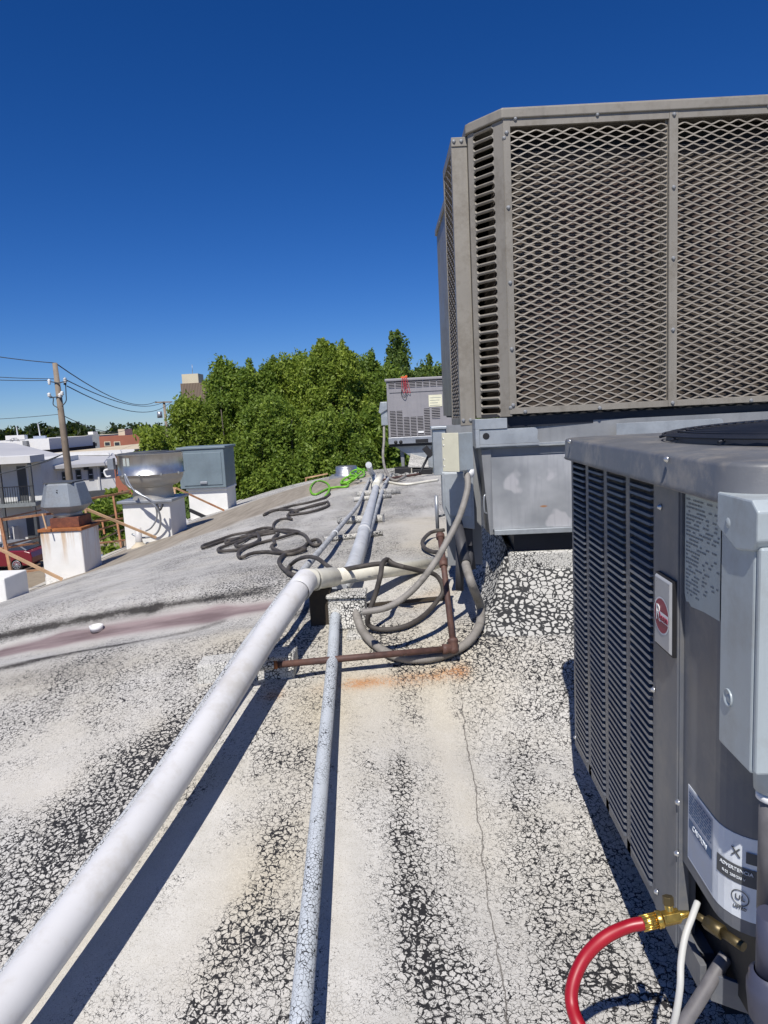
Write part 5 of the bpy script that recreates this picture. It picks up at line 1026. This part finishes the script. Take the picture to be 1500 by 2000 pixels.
# ---------------------------------------------------------------- distant buildings
def bld(name, label, px0, px1, pyt, Y, dep, m, cat='building', pyb=None):
    f = Fac(P(px0, pyt, Y), P(px1, pyt, Y)); z1 = f.at((px0+px1)/2, pyt)[1]; t = thing(name, (f.A+f.B)/2+Vector((0, 0, GZ)), label, cat); b = MB(); f.box(b, 0, f.L, GZ if pyb is None else f.at(px0, pyb)[1], z1, -dep, 0); b.build('wall', m, t); return t, f, z1
t, f, z1 = bld('shop_building', 'dark brick shop with a white parapet sign reading faded letters behind the motel roof', 3, 95, 873, 66, 10, M['darkbrick'])
zc1 = f.at(50, 858)[1]; zc0 = f.at(50, 864.5)[1]; b = MB(); f.box(b, -.3, f.L+.2, z1+.002-.35, zc1-.02, -9, .2); b.build('parapet', M['white'], t)
u0, za_ = f.at(13, 851); u1, _ = f.at(50, 849); b = MB(); f.box(b, u0, u1, zc1, za_, -.3, .25); sg = b.build('sign_board', M['white'], t)
uc = (f.at(23, 857)[0]+f.at(39, 857)[0])/2
for k, ch in enumerate('NORTA'): 
    uu = uc+(k-2)*.17*1.0; lettering(ch, .32, f.A+f.u*uu+f.n*.254+Vector((0, 0, f.at(31, 857)[1]-.02*(k-2)**2-.02)), f.u, (0, 0, 1), M['ink'], sg, 'letter')
u0, za_ = f.at(64, 852); u1, _ = f.at(88, 851); b = MB(); f.box(b, u0, u1, zc1, za_, -.3, -.05); b.build('roof_sign', M['label_blue'], t)
bx_ = f.at(54, 868); b = MB(); f.box(b, bx_[0]-.15, bx_[0]+.25, bx_[1]-.1, bx_[1]+.35, .22, .6); b.build('roof_box', M['galv_dull'], t)
for (px, pt, lb) in ((74, 827, 'thin pale mast rising behind the white shop parapet'), (32, 833, 'short thin mast above the lettered sign board')):
    q = P(px, pt, 70); b = MB(); b.tube([(q.x+.55 if px == 74 else q.x+.2, 70, GZ), (q.x, 70, q.z)], .07, 6); tag(b.build('mast', M['steel']), lb, 'mast')
t, f, z1 = bld('warehouse', 'long cream and grey warehouse block beyond the utility pole', 112, 195, 852, 95, 14, M['cream_wall'])
b = MB(); u0 = f.at(112, 860)[0]; u1 = f.at(124, 860)[0]; f.box(b, u0-.1, u1, GZ, z1+.1, .01, .1); u0 = f.at(171, 860)[0]; f.box(b, u0, f.L, GZ, z1+.15, .01, .1); b.build('grey_panel', M['galv_dull'], t)
b = MB(); u0, zt_ = f.at(163, 866); u1, zb_ = f.at(173, 871); f.box(b, u0, u1, zb_, zt_, .102, .15); u0, _ = f.at(178, 866); u1, _ = f.at(190, 871); f.box(b, u0, u1, zb_, zt_, .102, .15); b.build('opening', M['black'], t)
b = MB(); u0, zt_ = f.at(162, 844); u1, _ = f.at(172, 844); f.box(b, u0, u1, z1, zt_, -3, -1.5); b.build('roof_unit', M['white'], t)
t, f, z1 = bld('brick_building', 'red brick building with two small windows and a cream rooftop box', 193, 300, 850, 90, 12, M['brick'])
for px in (210, 229): u0, za_ = f.at(px-5, 864); u1, zb_ = f.at(px+5, 870); b = MB(); f.box(b, u0-.1, u1+.1, zb_-.1, za_+.1, .001, .03); w_ = b.build('window', M['cream_wall'], t); b = MB(); f.box(b, u0, u1, zb_, za_, .032, .04); b.build('pane', M['glass'], w_)
b = MB(); u0, zt_ = f.at(221, 839); u1, _ = f.at(234, 839); f.box(b, u0, u1, z1, zt_, -4, -1.5); b.build('roof_box', M['cream_wall'], t)
t, f, z1 = bld('low_tan_building', 'low flat building with a sunlit tan roof and red brick wall behind the motel', 97, 262, 884, 62, 22, M['brick'])
b = MB(); f.box(b, -.1, f.L+.1, z1+.001, z1+.12, -22, .1); b.build('roof', M['tan_roof'], t)
b = MB(); f.box(b, -.12, f.L+.12, z1-.25, z1+.14, .101, .2); b.build('fascia', M['white'], t)
def towmat():
    n_ = NT('tower_ribs'); p = n_.geo(); wv = n_.wave(p, .55, 0, 'X'); c = n_.mix(wv, (.12, .085, .06), (.25, .19, .14)); return n_.out(c, .8)
t, f, z1 = bld('office_tower', 'distant brown ribbed tower with a pale cream top rising behind the trees', 352, 401, 748, 260, 9, towmat())
b = MB(); u0, zt_ = f.at(354, 731); u1, _ = f.at(386, 730); f.box(b, u0, u1, z1, zt_, -7, -.3); b.build('penthouse', M['cream_wall'], t)
b = MB(); b.tube([P(376, 731, 262), P(375, 712, 262)], .1, 5); b.build('antenna', M['steel'], t)
# ---------------------------------------------------------------- utility poles and wires
up_ = thing('utility_pole', (P(136, 940, 36).x, 36, GZ), 'leaning weathered wooden utility pole with insulators in front of the motel', 'utility pole')
pt_, pb_ = P(107, 709, 36), P(137, 945, 36); dirp = (pb_-pt_); pbb = pt_+dirp*((GZ-pt_.z)/dirp.z)
b = MB(); b.tube([pbb, pt_+dirp*.5, pt_], .15, 14, rf=lambda i: (.21, .165, .12)[i]); b.build('pole', M['polewood'], up_)
b = MB()
for (px, py) in ((96, 745), (127, 742)): q = P(px, py, 35.8); b.lathe(q, [(.03, -.17), (.08, -.12), (.05, -.08), (.09, -.04), (.05, 0), (.09, .05), (.03, .12)], 10)
for (px, py) in ((96, 771), (117, 772), (121, 768)): q = P(px, py, 35.8); b.lathe(q, [(.03, -.12), (.10, -.06), (.06, 0), (.1, .05), (.03, .1)], 10)
b.build('insulator', M['white'], up_)
b = MB(); b.bar(P(96, 745, 35.85), P(114, 748, 35.85), .05); b.bar(P(114, 748, 35.85), P(132, 744, 35.85), .05); b.bar(P(97, 777, 35.85), P(122, 774, 35.85), .05); b.tube(smooth_path([P(128, 748, 35.8), P(129, 770, 35.8), P(129, 783, 35.8), P(121, 794, 35.8)], 5), .025, 6); b.tube(smooth_path([P(97, 772, 35.8), P(104, 778, 35.8), P(104, 790, 35.8), P(112, 796, 35.8)], 5), .025, 6); b.cyl(P(127, 738, 35.8), P(127, 752, 35.8), .07, 8); b.build('hardware', M['wire'], up_)
p2 = thing('utility_pole', (P(322, 830, 90).x, 90, GZ), 'far utility pole with a crossarm and transformer beside the tree', 'utility pole')
q = P(320, 784, 90); b = MB(); b.tube([(q.x+.1, 90, GZ), q], .16, 10); b.build('pole', M['polewood'], p2)
b = MB(); b.bar(P(303, 786, 89.8), P(336, 785, 89.8), .16); b.build('crossarm', M['polewood'], p2)
b = MB(); q = P(312, 810, 89.6); b.cyl(q-Vector((0, 0, .4)), q+Vector((0, 0, .4)), .32, 14); b.build('transformer', M['steel'], p2)
def wire(label, a, c, sag, r=.02):
    a, c = Vector(a), Vector(c); pts = [a+(c-a)*t+Vector((0, 0, -4*sag*t*(1-t))) for t in np.linspace(0, 1, 17)]; o = MB().tube(pts, r, 5).build('power_line', M['wire']); tag(o, label, 'power line', 'overhead power lines')
wire('topmost overhead wire leaving the near pole to the left', P(108, 709, 36), P(-160, 668, 33), .12, .022); wire('topmost overhead wire running from the near pole to the far pole', P(108, 709, 36), P(305, 784, 89.8), 1.1, .03)
wire('upper of two middle wires, left of the near pole', P(110, 740, 36), P(-160, 722, 33), .1, .018); wire('lower of two middle wires, left of the near pole', P(96, 743, 36), P(-160, 731, 33), .1, .018)
wire('upper middle wire between the two poles', P(127, 741, 36), P(320, 785, 89.8), .9, .028); wire('lower middle wire between the two poles', P(131, 754, 36), P(334, 785, 89.8), 1.3, .028)
wire('low faint wire left of the near pole', P(116, 809, 36), P(-160, 822, 36), .1, .014); wire('low wire descending right from the near pole to the distant brick building', P(118, 809, 36), P(250, 838, 80), .6, .022)
wire('service wire slanting from the near pole down to the motel wing', P(122, 887, 36), P(-30, 930, 38), .15, .03)
wire('service wire from the near pole to the motel eave', P(122, 887, 36), P(64, 908, 43.4), .1, .018)
# ---------------------------------------------------------------- parked car
car = thing('parked_car', (0, 0, GZ), 'dark red parked car seen over the roof edge behind the railing', 'car')
cw = P(57, 1124, 37.5); base = Vector((cw.x+.75, cw.y, GZ)); cz_ = GZ
# side profile in x (rear at right) / z ; near side faces the camera
body = [(0.0, .42), (.02, .70), (-.05, .98), (-.35, 1.08), (-1.0, 1.10), (-3.1, 1.06), (-4.1, .93), (-4.62, .74), (-4.70, .45), (-4.60, .28), (-3.9, .24), (-.3, .26), (-.06, .32)]
roofp = [(-.28, 1.08), (-.75, 1.36), (-1.25, 1.47), (-1.95, 1.47), (-2.65, 1.34), (-3.25, 1.06)]
def cpt(x, z, y): return Vector((base.x+x, base.y-.9+y, cz_+z))
b = MB(); m_ = len(body); vs = []
for (y, ins) in ((0.06, .03), (0, 0), (1.8, 0), (1.74, .03)):
    for x, z in body: xm = -2.35; vs.append(cpt(xm+(x-xm)*(1-ins), .66+(z-.66)*(1-ins*1.3) if ins else z, y if not ins else (y-.06 if y < 1 else y+.06)))
# build as loft with chamfered flanks
vs = []
for y, k in ((0.0, .90), (.05, 1.0), (1.75, 1.0), (1.8, .90)):
    for x, z in body: vs.append(cpt(-2.35+(x+2.35)*(1-(1-k)*.12), .62+(z-.62)*k, y))
b.add(vs, [(i*m_+k, i*m_+(k+1) % m_, (i+1)*m_+(k+1) % m_, (i+1)*m_+k) for i in range(3) for k in range(m_)]+[tuple(range(m_))[::-1], tuple(3*m_+k for k in range(m_))])
n_ = NT('car_paint'); n_.b.inputs['Coat Weight'].default_value = .6; M['carred'] = n_.out((.16, .008, .02), .25); b.build('body', M['carred'], car, .02)
b = MB(); m2 = len(roofp); vs = []
for y, k in ((.08, 0), (.20, 1), (1.6, 1), (1.72, 0)):
    for x, z in roofp: vs.append(cpt(x, 1.05+(z-1.05)*(1 if k else .0) if not k else z, y))
b.add(vs, [(i*m2+k, i*m2+k+1, (i+1)*m2+k+1, (i+1)*m2+k) for i in range(3) for k in range(m2-1)]); b.build('glasshouse', M['glass'], car)
b = MB(); b.add([cpt(x, z+.012, y) for y in (.21, 1.59) for x, z in roofp[1:5]], [(k, k+1, 4+k+1, 4+k) for k in range(3)])
for x0_, z0_, x1_, z1_ in ((-.28, 1.09, -.75, 1.37), (-1.62, 1.07, -1.55, 1.47), (-2.65, 1.35, -3.25, 1.07)): b.bar(cpt(x0_, z0_, .08 if z0_ < 1.2 else .2), cpt(x1_, z1_, .2 if z1_ > 1.2 else .08), .05)
b.build('roof_panel', M['steel'], car)  # steel grey paints a silver reflection onto the red car's roof
for (x, y) in ((-.86, -.0), (-3.75, -.0), (-.86, 1.8), (-3.75, 1.8)):
    c_ = cpt(x, .33, y+(.02 if y < 1 else -.02)); sg = -1 if y < 1 else 1; b = MB(); b.lathe(c_, [(.22, .02), (.31, .02), (.335, 0), (.335, -.2), (.3, -.22)], 28, axis=(0, sg, 0)); wh = b.build('wheel', M['black'], car)
    b = MB(); b.lathe(c_, [(.0, .022), (.06, .022), (.06, .012)], 16, axis=(0, sg, 0)); b.lathe(c_, [(.205, .024), (.232, .03), (.232, .02)], 28, axis=(0, sg, 0))
    for k in range(10):
        a = 2*math.pi*k/10; b.bar(c_+Vector((.05*math.cos(a), sg*.018, .05*math.sin(a))), c_+Vector((.215*math.cos(a), sg*.022, .215*math.sin(a))), .035, .012, Vector((0, 1, 0)))
    b.build('rim', M['steel'], wh)
b = MB(); b.box(base.x-1.25, base.x-1.05, base.y-.93, base.y-.90, cz_+.82, cz_+.86); b.box(base.x-2.45, base.x-2.25, base.y-.93, base.y-.90, cz_+.82, cz_+.86); b.build('door_handle', M['white'], car)
# ---------------------------------------------------------------- vegetation
def leafmat(name, c0, c1, c2):
    n_ = NT(name); a = n_.attr('tone'); c = n_.mix(n_.mr(a, 0, .6), c0, c1); c = n_.mix(n_.mr(a, .6, 1), c, c2)
    n_.put(n_.b.inputs['Base Color'], c); n_.b.inputs['Roughness'].default_value = .55; n_.b.inputs['Specular IOR Level'].default_value = .35
    tr = n_.t.nodes.new('ShaderNodeBsdfTranslucent'); n_.t.links.new(n_.mix(.5, c, (.32, .42, .05)), tr.inputs[0]); mx = n_.t.nodes.new('ShaderNodeMixShader'); mx.inputs[0].default_value = .42
    n_.t.links.new(n_.b.outputs[0], mx.inputs[1]); n_.t.links.new(tr.outputs[0], mx.inputs[2]); n_.t.links.new(mx.outputs[0], n_.t.nodes['Material Output'].inputs[0]); return n_.m
LM = [leafmat('leaf_mid', (.10, .165, .026), (.20, .29, .045), (.33, .42, .075)), leafmat('leaf_warm', (.12, .185, .028), (.235, .315, .045), (.37, .45, .075)), leafmat('leaf_cool', (.075, .125, .03), (.14, .21, .05), (.22, .30, .08)), leafmat('leaf_dark', (.008, .018, .008), (.018, .035, .012), (.035, .055, .018))]
M['bark'] = paint('bark', (.10, .085, .07), .9, var=.3, scale=3, bump=.4)
def leaves(name, centers, radii, per, size, m, parent, org, elong=2.2):
    C = np.repeat(centers, per, 0); Rr = np.repeat(radii, per, 0); N = len(C)
    d = rng.normal(size=(N, 3)); d /= np.linalg.norm(d, axis=1)[:, None]; rad = rng.random(N)**.55
    pos = C+d*rad[:, None]*Rr
    tone0 = np.repeat(rng.random(len(centers)), per)
    a = rng.normal(size=(N, 3)); a[:, 2] -= .35; a /= np.linalg.norm(a, axis=1)[:, None]
    b_ = rng.normal(size=(N, 3)); b_ = np.cross(a, b_); b_ /= np.linalg.norm(b_, axis=1)[:, None]
    s = size*(.6+.8*rng.random(N))[:, None]; L = a*s*elong/2; W = b_*s/2
    V = np.stack([pos-L, pos-L*.1+W, pos+L, pos-L*.1-W], 1).reshape(-1, 3)-np.array(org)
    me_ = bpy.data.meshes.new(name); me_.vertices.add(4*N); me_.vertices.foreach_set('co', V.ravel()); me_.loops.add(4*N); me_.loops.foreach_set('vertex_index', np.arange(4*N)); me_.polygons.add(N); me_.polygons.foreach_set('loop_start', np.arange(N)*4); me_.polygons.foreach_set('loop_total', np.full(N, 4)); me_.update()
    at_ = me_.attributes.new('tone', 'FLOAT', 'FACE'); at_.data.foreach_set('value', np.clip(.55*tone0+.45*rng.random(N), 0, 1).astype(np.float32)); me_.materials.append(m)
    o = bpy.data.objects.new(name, me_); sc.collection.objects.link(o)
    if parent: o.parent = parent
    else: o.location = org
    return o
def tree(x, y, ztop, rx, label, mi=0, nclu=150, per=130, size=.085, zlow=None, cl=.42, group='trees beyond the far roof edge', pointy=.0, name='tree', trunk_r=.16):
    ztop -= .3*(y/22); t = thing(name, (x, y, GZ), label, 'tree', group); org = (x, y, GZ); zlow = GZ+1.2 if zlow is None else zlow; H = ztop-zlow; cs = []; rs = []; b = MB()
    nl = 8; tips = []
    fork = Vector((x, y, zlow+.12*H)); b.tube([Vector((x, y, GZ-.1)), (fork+Vector((x, y, GZ)))/2+Vector((.08, 0, 0)), fork], trunk_r, 8, rf=lambda i: trunk_r*(1.2, .95, .8)[i])
    for k in range(nl):
        a = 2*math.pi*k/nl+rng.random(); rr_ = rx*(.25+.6*rng.random()); zt = zlow+H*(.45+.5*rng.random())*(1 if k else 1.02)
        if k == 0: rr_ = .3; zt = zlow+H*.8
        tip = Vector((x+rr_*math.cos(a), y+rr_*math.sin(a), zt)); mid = fork.lerp(tip, .5)+Vector(((tip.x-x)*.25, (tip.y-y)*.25, -.1*H*.3)); pp = smooth_path([fork, mid, tip], 4); nn_ = len(pp)
        b.tube(pp, .07, 6, rf=lambda i: trunk_r*.22*(1-i/nn_)+.01); tips.append(pp)
    for _ in range(nclu):
        u_ = rng.random()**.8; z = zlow+H*u_; prof = math.sin(math.pi*min(.999, max(.04, (u_*.86+.1))))**.42 if not pointy else (1-u_)**pointy*.9+.08
        a = 2*math.pi*rng.random(); r_ = rx*prof*(.35+.68*rng.random()**.6); c_ = Vector((x+r_*math.cos(a), y+r_*math.sin(a)*.9, z)); s_ = cl*(.55+.8*rng.random())*(1.0 if u_ < .8 else .75)
        cs.append(c_); rs.append((s_*.9, s_*.9, s_*(.9+.5*rng.random())))
        if rng.random() < .35:
            ax_ = Vector((x+(c_.x-x)*.3, y+(c_.y-y)*.3, max(zlow, z-.7-.4*rng.random()))); b.tube([ax_, c_], .02, 4)
    for k in range(int(nclu*.22)):   # sprigs past the outline
        u_ = .35+.66*rng.random(); z = zlow+H*u_; prof = math.sin(math.pi*min(.999, (u_*.86+.1)))**.55 if not pointy else (1-min(u_, .99))**pointy*.9+.1; a = 2*math.pi*rng.random(); r_ = rx*prof*(1.0+.12*rng.random()); cs.append(Vector((x+r_*math.cos(a), y+r_*math.sin(a), z+.15))); rs.append((.12, .12, .3))
    b.build('trunk', M['bark'], t); leaves('crown', np.array([tuple(c) for c in cs]), np.array(rs), per, size, LM[mi], t, org); return t
def tre(px, pyt, Y, wpx, label, mi, **k):
    q = P(px, pyt, Y); return tree(q.x, Y, q.z, wpx/2*Y/1390, label, mi, **k)
tre(455, 703, 21.5, 150, 'green tree at the left of the row, with a rounded top notch beside it', 0, nclu=280, per=300, size=.048)
tre(372, 772, 20.0, 125, 'lower bushy tree in front of the brown tower', 1, nclu=200, per=290, size=.048)
tre(300, 826, 18.5, 105, 'small bright yellow-green tree behind the aluminium fan', 1, nclu=120, per=170, size=.055, cl=.34)
tre(560, 692, 22.5, 170, 'tall green tree left of the middle of the row', 1, nclu=330, per=300, size=.048)
tre(645, 670, 22.0, 160, 'tallest broad tree in the middle of the row, light olive green', 1, nclu=330, per=300, size=.048)
tre(705, 690, 23.5, 130, 'green tree directly behind the ridge pipe end', 0, nclu=260, per=290, size=.048)
tre(520, 775, 20.0, 175, 'low green tree filling the front of the row, left of centre', 0, nclu=240, per=300, size=.047)
tre(640, 800, 20.0, 190, 'low green tree in front of the middle trunks', 0, nclu=260, per=300, size=.047)
tre(508, 722, 21.8, 110, 'green tree filling the notch between the two left tall trees', 0, nclu=180, per=280, size=.048)
tre(600, 688, 23.5, 120, 'olive tree behind the middle of the row', 1, nclu=200, per=280, size=.048)
tre(745, 712, 24.5, 110, 'green tree rising left of the slender pointed tree', 0, nclu=200, per=260, size=.05)
tre(815, 722, 29, 120, 'dark tree low behind the far unit, between the slender and the loose tree', 2, nclu=150, per=200, size=.06)
tre(775, 645, 27, 150, 'slender pointed tree rising behind the far grey-lilac unit', 2, nclu=120, per=130, size=.065, pointy=.75, cl=.42)
tre(845, 695, 30, 120, 'loose dark tree between the far unit and the huge tan unit', 2, nclu=150, per=90)
tre(735, 800, 21, 120, 'low tree behind the far grey-lilac unit', 0, nclu=150, per=110)
tre(950, 740, 32, 200, 'tree hidden mostly behind the huge tan unit', 2, nclu=120, per=80)
far_ = [(20, 832, 105, 70, 3), (70, 822, 110, 80, 3), (118, 830, 108, 70, 3), (-30, 830, 108, 80, 3), (140, 820, 100, 45, 3), (172, 832, 120, 50, 3), (274, 828, 110, 44, 2), (225, 842, 150, 60, 3), (190, 842, 150, 60, 3), (255, 845, 150, 50, 3)]
labs = ['dark distant tree above the lettered sign board', 'dark distant tree behind the thin pale mast', 'dark distant tree just left of the near pole', 'dark distant tree at the left edge of the picture', 'round dark distant tree just right of the near pole', 'small dark distant tree behind the warehouse roof', 'round pale green distant tree left of the far pole', 'hazy dark tree behind the brick building rooftop box', 'hazy dark tree above the warehouse end', 'hazy dark tree right of the brick building rooftop box']
for (px, py, Y, wp, mi), lb in zip(far_, labs): tre(px, py, Y, wp, lb, mi, nclu=70, per=70, size=.42, cl=1.5, group='distant trees on the horizon', trunk_r=.3)
b = MB()
C_ = np.array([(x_, 230+20*rng.random(), GZ+rng.random()*7.0) for x_ in np.linspace(-170, 150, 420)]); o = leaves('far_woodland', C_, np.full((len(C_), 3), 2.6), 60, 1.0, LM[3], None, (0, 235, GZ), 1.2); o['kind'] = 'stuff'; o['label'] = 'dark strip of woodland along the horizon'
def shrub(px, py, Y, r, h, label, mi=0):
    q = P(px, py, Y); zb_ = max(GZ, q.z-h); t = thing('shrub', (q.x, Y, GZ), label, 'shrub', 'shrubs by the motel'); n_c = 40
    cs = np.array([(q.x+rng.normal()*r*.5, Y+rng.normal()*r*.4, zb_+h*rng.random()) for _ in range(n_c)]); leaves('foliage', cs, np.full((n_c, 3), r*.33), 60, .09*max(1, Y/25), LM[mi], t, (q.x, Y, GZ)); b = MB()
    for k in range(4): b.tube([Vector((q.x+.05*k, Y, GZ-.05)), Vector((q.x+rng.normal()*r*.3, Y, zb_+h*.7))], .03, 5)
    b.build('stem', M['bark'], t)
shrub(200, 985, 34, 1.1, 1.8, 'wide green shrub beyond the railing, left of the aluminium fan'); shrub(226, 958, 38, .9, 2.0, 'green shrub at the motel corner by the fan', 1); shrub(224, 1068, 24, .35, .8, 'little sprig growing below the eave at the fan curb', 1); shrub(355, 985, 16, .9, 2.6, 'dark shrub between the fan curb and slate housing curb', 2); shrub(345, 1010, 15, .6, 2.0, 'low dark shrub beneath the slate housing', 2)
